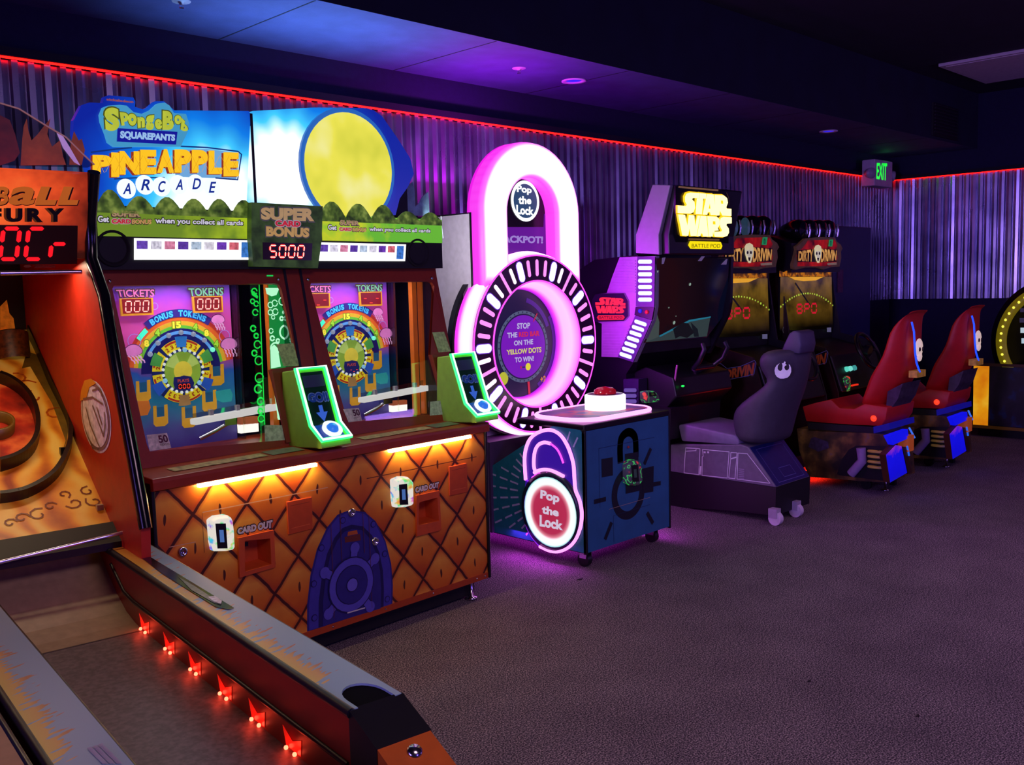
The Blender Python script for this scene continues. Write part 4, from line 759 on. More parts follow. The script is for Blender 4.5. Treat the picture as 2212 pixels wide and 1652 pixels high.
mb = MB(); mb.lathe([(Rw, .012), (Rw + .018, .03), (Rw + .03, .08), (Rw + .02, .15)], cw, (0, 1, 0), mag('wheel_drum_glow', 'drum'), 72); mb.build('glow_drum', T, label='magenta glowing drum rim')
mb = MB(); mb.lathe([(Rw + .035, .15), (Rw + .035, .2), (.2, .2)], cw, (0, 1, 0), BLACK, 64); mb.build('drum_back', T)
mb = MB(); mb.lathe([(.395, 0), (Rw, 0), (Rw, .02), (.395, .02), (.395, 0)], cw, (0, 1, 0), M('#3a0838', .25), 80, False); mb.build('dial_ring', T)
mb = MB(); mb.lathe([(.395, .0), (.385, .06), (.36, .12), (.345, .17)], cw, (0, 1, 0), mag('inner_glow', 'inner'), 72); mb.tube([cw + V((.397 * math.cos(t), -.003, .397 * math.sin(t))) for t in [2 * math.pi * k / 72 for k in range(72)]], .005, MG, 6, True); mb.tube([cw + V((Rw * math.cos(t), .0, Rw * math.sin(t))) for t in [2 * math.pi * k / 72 for k in range(72)]], .005, MG, 6, True); mb.build('inner_glow', T)
def capsule(mb, a, r0, r1, w, m, l):
    t = math.radians(a); d = wp.e1 * math.cos(t) + wp.e2 * math.sin(t); n = wp.n.cross(d); c0 = wp.L(0, 0) + V((0, 0, wz)) - V((0, 0, 0)); c0 = cw + wp.n * l * .0012; pts = []
    for k in range(7): b = math.pi * k / 6 - math.pi / 2; pts.append(c0 + d * (r1 - w / 2 + w / 2 * math.cos(b)) + n * w / 2 * math.sin(b))
    for k in range(7): b = math.pi * k / 6 + math.pi / 2; pts.append(c0 + d * (r0 + w / 2 + w / 2 * math.cos(b)) + n * w / 2 * math.sin(b))
    mb.add(pts, [range(14)], m)
PKs = E('#ff8af0', 1.3); PKw = E('#ffd6fb', 1.6); WHT = E('#fffaff', 2.4); VIO = E('#7a30e0', .8)
for k in range(40):
    a = 54 + 9 * k; j = k % 8; mb = MB()
    if j == 0: capsule(mb, a, .39, .56, .022, PKs, 2); mb.build('divider_bar', T)
    else:
        big = j in (2, 6)
        if big: capsule(mb, a, .405, .545, .062, VIO, 1); capsule(mb, a, .412, .538, .05, WHT, 2)
        else: capsule(mb, a, .425, .53, .027, PKw if (j in (1, 7) and k < 20) else PKs, 2)
        mb.build('dial_lamp', T)
sy = wy + .17; sc_ = Pan(LK, (0, sy, 0), (0, -1, 0)); mb = MB(); mb.cyl((0, sy, wz), (0, 1, 0), .36, .02, E('#10124a', .42), 64); s0 = V((0, sy, wz)); dc = zH((668, 820))[0]
dcl = s0 + V((-.035, 0, .0)); ds = .222
g = None
for (a0, a1, r0, r1) in ((20, 75, .27, .30), (-60, 30, .315, .352)): sc_.ring(mb, s0, r0, r1, E('#5a1ab0', .5), 1, a0, a1)
sc_.disc(mb, dc, .232, E('#5a6688', .7), 2, 48); sc_.disc(mb, dc, .212, E('#1a1a50', .5), 3, 48); sc_.disc(mb, dc, .203, E('#7a12c0', .85), 4, 48)
for k in range(36): p = sc_.arc(dc, .222, k * 10, k * 10, 1)[0]; sc_.disc(mb, p, .006, E('#2a3050', .6), 4, 6)
LT = E('#c8c0f0', .8)
for st, q, m in (('STOP', ((612, 620), (722, 615), (722, 665), (612, 672)), LT), ('THE', ((528, 702), (614, 697), (614, 740), (530, 748)), LT), ('RED BAR', ((626, 698), (802, 685), (802, 728), (628, 738)), E('#e02848', .8)), ('ON THE', ((585, 770), (748, 755), (748, 800), (586, 812)), LT), ('YELLOW DOTS', ((522, 848), (818, 822), (818, 868), (526, 890)), E('#e0d870', .85)), ('TO WIN!', ((592, 912), (755, 897), (753, 942), (594, 955)), LT)): sc_.text(mb, st, zH(*q), m, 5, .035)
sc_.disc(mb, zH((706, 990))[0], .024, E('#e8d830', .9), 5); sc_.disc(mb, zH((500, 1092))[0], .042, E('#c8c828', .8), 2); sc_.line(mb, zH((712, 1125), (722, 1252)), .02, E('#d82038', .8), 3); sc_.line(mb, zH((752, 605), (782, 540)), .008, E('#d82038', .7), 5); sc_.text(mb, '+2', zH((812, 1072), (858, 1065), (858, 1120), (812, 1125)), E('#e08a28', .8), 3, .04); sc_.poly(mb, zH((640, 985), (650, 985), (650, 1008), (640, 1008)), E('#d82038', .7), 5); sc_.text(mb, '-', zH((656, 990), (682, 988), (682, 998), (656, 1000)), E('#303060', .5), 5)
mb.build('dial_screen', T)
mb = MB(); prof = [(.222, .035), (.232, .008), (.262, .0), (.398, .0), (.43, .01), (.44, .05), (.44, .14), (.222, .14), (.222, .035)]; vs = []; np_ = len(prof)
path = [(-1, 1.6), (-1, 1.75), (-1, 1.9)] + [('a', 180 - 7.5 * k) for k in range(25)] + [(1, 1.9), (1, 1.75), (1, 1.6)]
for s_, t in path:
    for r, d in prof:
        if s_ == 'a': a = math.radians(t); vs.append(V((r * math.cos(a), .72 + d, 2.05 + r * math.sin(a))))
        else: vs.append(V((s_ * r, .72 + d, t)))
mb.add(vs, [(i * np_ + k, i * np_ + k + 1, (i + 1) * np_ + k + 1, (i + 1) * np_ + k) for i in range(len(path) - 1) for k in range(np_ - 1)], mag('shackle_glow', 'shackle'), True); mb.build('shackle', T, label='glowing white and magenta shackle')
# board inside the shackle
bp = Pan(LK, (0, .835, 0), (0, -1, 0)); mb = MB(); pts = [V((.23, .835, 1.7))] + [V((.23 * math.cos(math.radians(9 * k)), .835, 2.05 + .23 * math.sin(math.radians(9 * k)))) for k in range(21)] + [V((-.23, .835, 1.7))]
mb.ext(pts, (0, .02, 0), M('#120a18', .2)); mb.build('sign_board', T)
mb = MB(); bp.poly(mb, zG((572, 965), (980, 965), (985, 830), (1010, 860), (1030, 1275), (575, 1240)), E('#7a10b8', .55), 1); bp.text(mb, 'JACKPOT!', zG((545, 1045), (975, 1058), (972, 1148), (545, 1140)), E('#b090e8', .75), 3, .05); mb.build('jackpot_screen', T)
dc = zG((798, 708))[0]; mb = MB(); bp.disc(mb, dc, .128, E('#f4fcff', 1.5), 3, 40); bp.disc(mb, dc, .107, E('#28547c', .7), 4, 40); TX = E('#ffffff', 1.5)
for st, q in (('Pop', ((710, 545), (858, 570), (856, 650), (712, 640))), ('the', ((725, 655), (855, 668), (852, 740), (727, 738))), ('Lock', ((705, 745), (878, 770), (876, 850), (708, 840)))): bp.text(mb, st, zG(*q), TX, 6, .035)
mb.build('title_sign', T)
lm = lamp('pod_wing_fill', 'AREA', (0, 0, 0), (.50, .01, .85), 12, .95, None, .12); lm.parent = T; lm.location = (.61, .79, 1.45); lm.rotation_euler = (0, math.radians(-90), 0)  # added light, throws magenta onto the flight pod's wing
lm = lamp('ceiling_purple_fill', 'AREA', (0, 0, 0), (.72, .02, 1), 16, .35, None, .1); lm.parent = T; lm.location = (0, 1.05, 2.30); lm.rotation_euler = (math.pi, 0, 0)  # added upward light for the purple patch on the ceiling
lm = lamp('floor_magenta_fill', 'AREA', (0, 0, 0), (.8, .04, 1), 2.2, .5, None, .9); lm.parent = T; lm.location = (0, .7, .08); lm.rotation_euler = (0, 0, 0)  # added light beneath the box for magenta on the carpet
for sx in (-1, 1):
    lm = lamp('side_neon_glow', 'AREA', (0, 0, 0), (.75, .04, 1), 2.0, .05, None, .5); lm.parent = T; lm.location = (sx * .43, .33, .16); lm.rotation_euler = (0, math.radians(-28 * sx), 0)
# ---------------------------------------------------------------- space flight pod
PD = Fr((5.93, 3.25, 0)); T = thing('flight_pod', 'grey and purple lit sit-down space battle pod with glowing yellow title', 'arcade machine', PD.o)
GY = M('#938e9a', .55, noise=.05); DKP = M('#17151f', .35, noise=.1); PB = M('#0d0c14', .4)
Y_ = lambda a: a - 3.25
ps = Pan(PD, (-.49, 0, 0), (-1, 0, 0)); SW = lambda pts: pts
def YZ(pts): return [V((0, ps.P(q).y, ps.P(q).z)) for q in pts]
mb = MB(); mb.ext([V((-.46, Y_(a), b)) for a, b in ((4.2, 1.80), (4.2, 1.1), (4.32, .95), (4.32, .08), (4.95, .08), (4.95, 1.62), (4.6, 1.78))], (.92, 0, 0), PB); mb.build('body', T)
head = zJ((548, 72), (700, 76), (600, 500), (605, 668), (405, 655), (405, 500), (535, 110))
hp = YZ(head); fr_ = [hp[1], hp[2], hp[3]]
core = [V((-.45, hp[1].y - .03, hp[1].z)), V((-.45, hp[2].y - .06, hp[2].z)), V((-.45, hp[3].y - .06, hp[3].z)), V((-.45, Y_(4.19), 1.8)), V((-.45, Y_(4.17), 1.97)), V((-.45, hp[0].y, hp[0].z))]
mb = MB(); mb.ext(core, (.82, 0, 0), DKP); mb.build('marquee_head', T, .01)
for x, d in ((-.49, .04), (.37, .04)):
    mb = MB(); mb.ext([V((x, p.y, p.z)) for p in hp], (d, 0, 0), GY); mb.build('head_cheek', T, .006)
A0 = V((0, hp[1].y - .03, hp[1].z)); B0 = V((0, hp[2].y - .06, hp[2].z)); dn = (B0 - A0).normalized(); nn = V((0, dn.z, -dn.y)); nn = nn if nn.y < 0 else -nn
mp = Pan(PD, A0 + nn * .012, nn); mb = MB()
mp.slab(mb, zT((490, 185), (1300, 245), (1390, 290), (1440, 380), (1435, 1200), (1400, 1270), (700, 1345), (490, 1330)), -.012, M('#141018', .2), 0); mb.build('marquee_glass', T)
STAR = [[(720, 290), (880, 300), (880, 390), (765, 386), (748, 410), (790, 455), (803, 560), (775, 640), (720, 665), (497, 655), (495, 520), (640, 530), (655, 505), (625, 450), (620, 370), (650, 310)],
 [(884, 300), (1000, 312), (996, 400), (948, 398), (925, 680), (810, 672), (834, 394), (884, 392)], [(1012, 318), (1133, 325), (1182, 690), (1082, 690), (1068, 640), (1030, 638), (1022, 685), (938, 682)],
 [(1147, 330), (1310, 340), (1375, 390), (1390, 470), (1360, 550), (1372, 578), (1452, 582), (1452, 710), (1290, 700), (1245, 610), (1238, 700), (1170, 695)],
 [(500, 680), (625, 688), (665, 880), (690, 690), (790, 697), (802, 890), (845, 700), (893, 702), (830, 1063), (725, 1062), (702, 930), (682, 1060), (575, 1055)], [(902, 703), (1005, 710), (1042, 1075), (945, 1070), (932, 1020), (908, 1018), (898, 1068), (838, 1065)],
 [(1020, 712), (1190, 722), (1240, 765), (1246, 860), (1210, 920), (1225, 965), (1150, 970), (1148, 1075), (1122, 985), (1120, 1072), (1048, 1075)],
 [(1262, 745), (1310, 722), (1457, 730), (1457, 840), (1372, 845), (1360, 870), (1405, 930), (1410, 1000), (1380, 1060), (1320, 1080), (1156, 1078), (1156, 990), (1270, 985), (1282, 960), (1252, 900), (1246, 800)]]
STH = {2: [(1065, 480), (1078, 580), (1045, 578)], 3: [(1262, 430), (1300, 435), (1305, 490), (1266, 488)], 6: [(1120, 800), (1165, 803), (1168, 860), (1122, 858)]}
def logo(pan, mb, fn, m, m2, l, t):
    for i, L_ in enumerate(STAR):
        h = STH.get(i); pan.slab(mb, [fn(p) for p in L_], t, m, l, m2, [[fn(p) for p in h]] if h else ())
mb = MB(); logo(mp, mb, lambda p: (1400 + p[0] / 8.258, 380 + p[1] / 8.258), E('#fff2a0', 1.9), E('#ffc810', 1.3), 4, .012)
for i, L_ in enumerate(STAR):
    ps_ = [mp.P((1400 + x / 8.258, 380 + y / 8.258), 2) for x, y in L_]; c = sum(ps_, V()) / len(ps_); mp.poly(mb, [p + (p - c).normalized() * .008 for p in ps_], E('#ffc400', 1.1), 1)
mb.build('title_lettering', T, label='glowing yellow title lettering')
mb = MB(); mp.slab(mb, zT((705, 1235), (740, 1160), (1275, 1172), (1305, 1245), (1275, 1315), (738, 1308)), .008, E('#ffe400', 1.0), 2); mp.text(mb, 'BATTLE POD', zT((755, 1205), (1265, 1210), (1262, 1275), (752, 1270)), M('#6a5400', .5), 10, .0); mb.build('title_badge', T)
mb = MB(); mp.line(mb, zT((540, 195), (1240, 255)), .012, M('#c8a060', .4, emit=.12), 3); mp.line(mb, zT((1390, 295), (1430, 385), (1435, 520)), .004, M('#8a6a40', .4, emit=.1), 3); mp.line(mb, zT((715, 1125), (1260, 1138)), .012, M('#a88848', .4, emit=.1), 3); mb.build('marquee_trim', T)
# C-shaped side frames, ribbed wing, light slots
for sx in (-1, 1):
    mb = MB(); mb.ext([V((sx * .49, p.y, p.z)) for p in YZ(zJ((270, 690), (580, 680), (575, 1110), (555, 1225), (392, 1582), (258, 1540), (115, 1535), (118, 1255), (50, 1225), (45, 1050), (72, 1005), (160, 995), (205, 860)))], (-sx * .035, 0, 0), GY if sx < 0 else DKP); mb.build('side_wing', T)
mb = MB()
for k in range(34):
    y = 715 + k * 24
    if 980 < y < 1250:
        if mb.v: mb.build('wing_ribs', T); mb = MB()
        continue
    xl = 262 - (y - 700) * .33 if y < 980 else 122; xr = 412 if y < 1180 else 405 - (y - 1180) * .42
    ps.slab(mb, zJ((xl + 8, y), (xr - 6, y + 3), (xr - 6, y + 12), (xl + 6, y + 9)), .006, GY, 0)
mb.build('wing_ribs', T)
mb = MB(); ps.slab(mb, zJ((48, 1055), (75, 1005), (155, 998), (318, 995), (352, 1060), (355, 1190), (320, 1230), (60, 1240), (45, 1215)), .02, M('#1c1426', .4), 0, GY); mb.build('side_plaque', T)
mb = MB(); sp_ = Pan(PD, (-.511, 0, 0), (-1, 0, 0)); logo(sp_, mb, lambda p: (1270 + (66 + (p[0] - 495) / 965 * 258) / 3.934, 380 + (1032 + (p[1] - 290) / 790 * 138 - (p[0] - 495) / 965 * 4) / 3.934), E('#ff2848', 1.0), E('#d01838', .7), 1, .004)
sp_.slab(mb, zJ((78, 1202), (92, 1182), (300, 1180), (315, 1200), (300, 1222), (92, 1225)), .003, E('#ff2040', .8), 1); sp_.text(mb, 'BATTLE POD', zJ((100, 1192), (296, 1190), (296, 1210), (100, 1213)), M('#3a0a14', .5), 4, .0); mb.build('side_lettering', T)
mb = MB(); ps.slab(mb, zJ((428, 684), (578, 684), (572, 1112), (415, 1108)), .012, M('#4a4060', .4), 0); ps.slab(mb, zJ((410, 1185), (552, 1225), (392, 1580), (262, 1540)), .012, M('#4a4060', .4), 0)
ps.slab(mb, zJ((415, 1112), (572, 1115), (553, 1222), (405, 1180)), .014, M('#191522', .4), 0); mb.build('light_frame', T)
SL = E('#e8ecff', 1.7); SLB = E('#7a6cff', .9)
def slot(q4, m1, m2):
    mb = MB(); P = [ps.P(k, 11) for k in q4]; a = (P[0] + P[3]) / 2; b = (P[1] + P[2]) / 2; w = (P[0] - P[3]).length / 2; d = (b - a).normalized(); n = ps.n.cross(d)
    for ww, m, l in ((w, m2, 0), (w * .8, m1, 1)):
        pts = []
        for k in range(9): t = math.pi * k / 8 - math.pi / 2; pts.append(b - d * w + (d * math.cos(t) + n * math.sin(t)) * ww + ps.n * l * .0012)
        for k in range(9): t = math.pi * k / 8 + math.pi / 2; pts.append(a + d * w + (d * math.cos(t) + n * math.sin(t)) * ww + ps.n * l * .0012)
        mb.add(pts, [range(18)], m)
    mb.build('light_slot', T)
for k in range(7): y = 708 + k * 53.6; slot(zJ((434, y), (557, y), (557, y + 40), (434, y + 40)), SL, SLB)
for k in range(7): x, y = -21 * k, 46 * k; slot(zJ((408 + x, 1212 + y), (516 + x, 1248 + y), (506 + x, 1284 + y), (398 + x, 1248 + y)), SL, SLB)
for q, c in ((zJ((458, 1146))[0], '#2030d0'), (zJ((515, 1156))[0], '#c02030')):
    mb = MB(); mb.lathe([(.014, 0), (.014, .01), (0, .013)], ps.P(q, 12), (-1, 0, 0), M(c, .3, emit=.3), 16); mb.build('push_button', T)
# screen
scp = Pan(PD, (0, Y_(4.02), 1.7), (0, -.977, -.213)); g = G('space_picture'); n = g.noise(2.4, 4)
c = g.ramp(g.op('ADD', g.x, g.op('MULTIPLY', n, .3)), [(0, '#1a0a10'), (.3, '#10060c'), (.55, '#04081c'), (1, '#060614')]); g.base('#04040a'); g.emit(c, .9); g.rough(.1); SCM = g.m
mb = MB(); scp.slab(mb, zJ((588, 700), (1200, 700), (1180, 1150), (1010, 1372), (478, 1418), (575, 1160)), -.015, SCM)
scp.poly(mb, zJ((600, 1365), (860, 1225), (1040, 1195), (1010, 1362), (485, 1412)), E('#50686a', .3), 1); scp.poly(mb, zJ((600, 1358), (860, 1222), (1042, 1192), (1040, 1204), (865, 1238), (612, 1366)), E('#2a90b0', .5), 2)
scp.poly(mb, zJ((580, 1150), (605, 1240), (600, 1365), (490, 1412)), E('#5a6a68', .4), 2); scp.poly(mb, zJ((720, 1300), (800, 1245), (850, 1250), (900, 1330), (840, 1375), (780, 1360), (740, 1380)), E('#10181c', .5), 3); scp.poly(mb, zJ((870, 1240), (930, 1300), (940, 1365), (900, 1366)), E('#122026', .5), 3)
for x, y, r in ((865, 920, .012), (590, 812, .007), (685, 1118, .006), (730, 1245, .014), (745, 1190, .004)): scp.disc(mb, zJ((x, y))[0], r, E('#b8d8c8', .5), 3, 8)
mb.build('screen', T)
for q in (zJ((625, 695), (655, 690), (640, 745), (622, 748)), zJ((960, 682), (990, 682), (960, 722), (928, 722)), zJ((1170, 705), (1182, 705), (1172, 752), (1125, 752))): mb = MB(); scp.poly(mb, q, M('#c8c0d0', .4, emit=.06), 4); mb.build('reflective_mark', T)
# flight controls and lower console
mb = MB(); mb.ext([V((-.36, Y_(a), b)) for a, b in ((4.22, 1.0), (3.98, .93), (3.95, .80), (4.05, .70), (4.1, .08), (4.3, .08), (4.34, .95))], (.72, 0, 0), PB); mb.build('console', T, .01)
mb = MB(); 
for s_ in (-1, 1): mb.tube([(s_ * .12, Y_(3.97), .98), (s_ * .15, Y_(3.9), 1.04), (s_ * .15, Y_(3.86), 1.12), (s_ * .14, Y_(3.88), 1.16)], .018, DKP, 10)
mb.tube([(-.12, Y_(3.97), .98), (.12, Y_(3.97), .98)], .02, DKP, 10); mb.tube([(0, Y_(3.97), .98), (0, Y_(4.1), .92)], .025, DKP, 10); mb.build('flight_yoke', T)
mb = MB(); mb.ball((-.30, Y_(3.94), .87), .010, E('#20ff60', 1.2), 8, (1.6, 1, .8)); mb.build('indicator', T)
mb = MB(); mb.tube([(-.34, Y_(3.99), .86), (-.34, Y_(3.96), 1.02)], .007, M('#a04890', .3, emit=.15), 6); mb.build('lever', T)
lpn = Pan(PD, (-.47, 0, 0), (-1, 0, 0)); mb = MB(); lpn.slab(mb, zK((100, 370), (222, 370), (222, 1000), (100, 1000)), -.10, M('#2a1c40', .5)); mb.build('lower_post', T); ps2 = ps; ps = lpn
for k in range(3): slot(zK((112, 442 + 45 * k), (218, 442 + 45 * k), (218, 476 + 45 * k), (112, 476 + 45 * k)), E('#8a6ad8', .5), E('#6a40c0', .4))
ps = ps2
rp = Pan(PD, (0, Y_(3.95), 0), (0, -1, 0)); reader(T, rp, zK((265, 475), (300, 465), (350, 465), (385, 495), (396, 540), (385, 556), (280, 565), (266, 530)), zK((305, 480), (355, 475), (370, 505), (312, 512)), RB2, .04, '#3a4a20')
mb = MB(); mb.box((-.42, Y_(3.96), .5), (-.2, Y_(4.15), .72), PB); mb.build('reader_mount', T)
# seat unit
px0, px1 = -.32, .14; st = Pan(PD, (px0, 0, 0), (-1, 0, 0)); SEATG = M('#3c3746', .55, noise=.1); SEATD = M('#2a2630', .6)
def yz(q): p = st.P(q); return V((px0, p.y, p.z))
mb = MB(); mb.ext([yz(q) for q in zK((480, 900), (1050, 900), (1112, 922), (1338, 1250), (590, 1137), (480, 1120))], (px1 - px0, 0, 0), M('#6a6474', .45, noise=.1)); mb.build('seat_base', T, .008)
mb = MB(); LNM = M('#cfc8dc', .4, emit=.05)
for pl in ([(605, 928), (690, 932), (690, 950), (605, 955), (605, 928), (592, 1130), (712, 1145), (722, 935), (690, 932)], [(742, 940), (958, 960), (942, 1172), (738, 1150), (740, 1000), (748, 995), (742, 940)], [(972, 965), (1022, 968), (1018, 1000), (970, 1015), (972, 965)], [(970, 1020), (1020, 1005), (1005, 1178), (955, 1172), (970, 1020)], [(1030, 970), (1105, 975), (1290, 1215), (1022, 1180), (1030, 970)]): st.line(mb, zK(*pl), .005, LNM, 1)
st.poly(mb, zK((722, 1075), (733, 1076), (728, 1145), (716, 1144)), LNM, 1)
for x in (752, 780): st.poly(mb, zK((x, 955), (x + 16, 957), (x + 16, 972), (x, 970)), LNM, 1)
for k in range(6): st.poly(mb, zK((1035, 1095 + 15 * k), (1080, 1100 + 15 * k), (1080, 1106 + 15 * k), (1035, 1101 + 15 * k)), M('#9088a0'), 1)
mb.build('base_print', T)
# sloping rear of the base carries a blue printed panel
a, b = yz(zK((1112, 922))[0]), yz(zK((1338, 1250))[0]); dd = (b - a); rn = V((0, dd.z, -dd.y)).normalized(); rn = rn if rn.y < 0 else -rn; rpn = Pan(PD, a + rn * .002, rn); mb = MB()
rpn.slab(mb, [V((px0 + .01, a.y, a.z)) + dd * .02, V((px1 - .01, a.y, a.z)) + dd * .02, V((px1 - .01, a.y, a.z)) + dd * .98, V((px0 + .01, a.y, a.z)) + dd * .98], .003, M('#141a5c', .35, emit=.06)); q = lambda u, v: V((px0 + .06 + (px1 - px0 - .12) * u, a.y, a.z)) + dd * v
for pl in ([q(.0, .1), q(1, .1), q(1, .92), q(0, .92), q(0, .1)], [q(.3, .62), q(.75, .62), q(.75, .84), q(.3, .84), q(.3, .62)]): rpn.line(mb, pl, .004, M('#5a5aa0'), 4)
mb.build('rear_print', T)
mb = MB(); mb.ext([yz(q) for q in zK((440, 1120), (590, 1137), (1338, 1250), (1330, 1478), (1000, 1440), (440, 1400))], (px1 - px0, 0, 0), M('#0b0a10', .5)); mb.build('seat_plinth', T)
for (x, y) in ((px0 + .03, .0), (px1 - .03, .0)):
    p = onf = None
for q in ((1676, 1134), (1720, 1116)):
    p = PD.hit(q[0], q[1], (0, 0, 0), (0, 0, 1)); mb = MB(); mb.cyl((p.x - .02, p.y, .045), (1, 0, 0), .045, .04, M('#e6dcea', .4), 20); mb.build('caster', T); mb = MB(); mb.box((p.x - .028, p.y - .02, .05), (p.x + .028, p.y + .04, .11), M('#b8b0c0', .3)); mb.build('caster_fork', T)
mb = MB(); mb.ext([yz(q) for q in zK((540, 742), (600, 738), (1010, 828), (1040, 875), (1035, 905), (570, 872))], (px1 - px0, 0, 0), M('#7c7290', .5)); mb.build('seat_cushion', T, .02, 3)
rows = [(905, 1040, 1190, 1), (830, 1010, 1215, 1), (750, 988, 1235, 1), (650, 985, 1260, 1), (570, 1042, 1290, .98), (470, 1180, 1330, .9), (400, 1258, 1352, .82), (340, 1222, 1362, .86), (270, 1196, 1368, .96), (210, 1200, 1368, 1), (165, 1222, 1362, .95), (135, 1270, 1350, .8)]
vs = []; n = 16; xm = (px0 + px1) / 2; hw = (px1 - px0) / 2
for y, xf, xr, w in rows:
    f = yz(zK((xf, y))[0]); r = yz(zK((xr, y))[0]); z = f.z
    sec = [(-1, f.y), (-1, f.y * .6 + r.y * .4), (-.97, f.y * .25 + r.y * .75), (-.62, r.y - .035), (-.3, r.y - .05), (.3, r.y - .05), (.62, r.y - .035), (.97, f.y * .25 + r.y * .75), (1, f.y * .6 + r.y * .4), (1, f.y), (.85, f.y + .02), (.72, f.y), (.6, f.y - .06), (0, f.y - .07), (-.6, f.y - .06), (-.72, f.y), (-.85, f.y + .02)]
    n = len(sec); vs += [V((xm + hw * w * sx, yy, z)) for sx, yy in sec]
mb = MB(); k = len(rows); mb.add(vs, [(i * n + j, i * n + (j + 1) % n, (i + 1) * n + (j + 1) % n, (i + 1) * n + j) for i in range(k - 1) for j in range(n)] + [tuple(range((k - 1) * n, k * n)), tuple(reversed(range(n)))], SEATG, True); mb.build('backrest', T, 0, 2, 1)
hs = Pan(PD, (-.19, 0, 0), (-1, 0, 0)); mb = MB(); mb.ext([V((-.19, hs.P(q).y, hs.P(q).z)) for q in zK((1375, 150), (1395, 95), (1440, 0), (1480, -25), (1530, -10), (1545, 90), (1530, 170))], (.2, 0, 0), M('#443e58', .5)); mb.build('headrest', T, .02, 3)
e0 = yz(zK((1352, 300))[0]); em = Pan(PD, V((px0 - .012, e0.y + .03, e0.z)), (-.82, -.57, 0)); mb = MB(); EMC = M('#e8e0f4', .5, emit=.1); c0 = em.P(zK((1393, 305))[0])
def sh(pts, l=3): em.poly(mb, zK(*pts), EMC, l)
sh([(1325, 300), (1330, 330), (1345, 352), (1370, 366), (1400, 366), (1430, 358), (1450, 338), (1460, 310), (1460, 285), (1452, 258), (1440, 248), (1445, 270), (1440, 290), (1425, 300), (1410, 292), (1405, 275), (1410, 262), (1424, 256), (1412, 245), (1416, 232), (1406, 226), (1396, 242), (1385, 240), (1390, 258), (1388, 290), (1375, 305), (1360, 300), (1350, 285), (1352, 262), (1368, 240), (1342, 258), (1330, 278)])
mb.build('emblem', T)
# ---------------------------------------------------------------- two driving cabinets
D1 = Fr((7.12, 3.0, 0)); D2 = Fr((8.30, 3.0, 0)); T = thing('driving_cabinet', 'sit-down racing cabinet with red seat nearest the flight pod', 'arcade machine', D1.o, 0, 'red seat driving cabinets')
BRN_ = M('#4a3020', .5, noise=.3, scale=12); RD = M('#c41c16', .5, noise=.06); DBK = M('#0e0c12', .5)
my = 1.3; mq2 = Pan(D2, (0, my, 0), (0, -1, 0)); mb = MB(); mb.box((-.48, 1.40, .06), (.48, 1.93, 1.70), DBK); mb.ext([V((-.46, a, b)) for a, b in ((1.32, 1.66), (1.32, 1.92), (1.55, 2.0), (1.93, 1.9), (1.93, 1.66))], (.92, 0, 0), DBK); mb.build('cabinet', T)
mb = MB(); out = zL((870, 365), (1020, 350), (1180, 355), (1195, 395), (1240, 430), (1258, 470), (1240, 500), (1245, 570), (1225, 660), (1130, 668), (1060, 690), (1000, 668), (870, 668), (770, 692), (742, 680), (738, 640), (775, 480), (768, 450), (810, 420))
mq2.slab(mb, out, .03, M('#6a4a34', .5, noise=.2, emit=.12), -20); g = G('blood_print'); c = g.ramp(g.noise(9, 3), [(.3, '#3a0404'), (.5, '#a80e10'), (.7, '#d82018')]); g.base(c); g.emit(c, .42); mq2.poly(mb, zL((890, 385), (1170, 375), (1200, 440), (1185, 480), (1200, 560), (1190, 615), (1125, 655), (780, 655), (785, 600), (768, 540), (800, 490), (830, 470), (870, 420)), g.m, 7)
mq2.poly(mb, zL((770, 490), (860, 480), (960, 475), (1020, 470), (1195, 480), (1190, 610), (780, 612)), M('#180404', .5), 8)
FL = M('#e8a050', .5, emit=.6, noise=.5, scale=16)
mq2.text(mb, 'DIRTY', zL((788, 500), (945, 478), (940, 608), (785, 598)), FL, 11, .04, 0, M('#7a3018', .5, emit=.3), .05); mq2.text(mb, 'DRIVIN', zL((1022, 470), (1190, 492), (1182, 592), (1022, 615)), FL, 11, .04, 0, M('#7a3018', .5, emit=.3), .05)
SK = M('#d8d0b8', .5, emit=.55); mq2.poly(mb, zL((950, 470), (965, 440), (995, 430), (1022, 448), (1030, 490), (1020, 560), (1005, 620), (985, 622), (968, 590), (955, 540)), M('#e8dca8', .5, emit=.6), 12); mq2.poly(mb, zL((965, 495), (1015, 495), (1022, 530), (1008, 560), (1000, 600), (980, 600), (975, 560), (958, 530)), SK, 13)
for q in ((975, 522), (1003, 522)): mq2.disc(mb, zL(q)[0], .014, M('#181414'), 14, 10)
mq2.poly(mb, zL((978, 568), (1000, 568), (994, 600), (984, 600)), M('#2a1c18'), 14); mq2.poly(mb, zL((1105, 378), (1148, 376), (1138, 450), (1096, 448)), M('#20b068', .5, emit=.4), 14); mq2.text(mb, 'REDEEM', zL((1112, 440), (1112, 390), (1130, 390), (1130, 440)), M('#084828'), 15, .02)
mq2.poly(mb, zL((1090, 625), (1140, 618), (1190, 615), (1190, 640), (1095, 645)), M('#b8a080', .5, emit=.2), 9); mb.build('marquee', T)
mb = MB(); g = G('torn_print'); c = g.ramp(g.noise(14, 2), [(.35, '#2a1a12'), (.48, '#8a4a14'), (.55, '#e08818'), (.75, '#c86a10')]); g.base(c); g.emit(c, .5); Pan(D2, (0, 1.37, 0), (0, -1, 0)).slab(mb, zL((600, 705), (640, 720), (700, 690), (740, 690), (770, 712), (830, 690), (900, 700), (990, 705), (1060, 690), (1075, 730), (1140, 690), (1135, 765), (600, 765)), .01, g.m, 0); mb.build('lamp_strip', T)
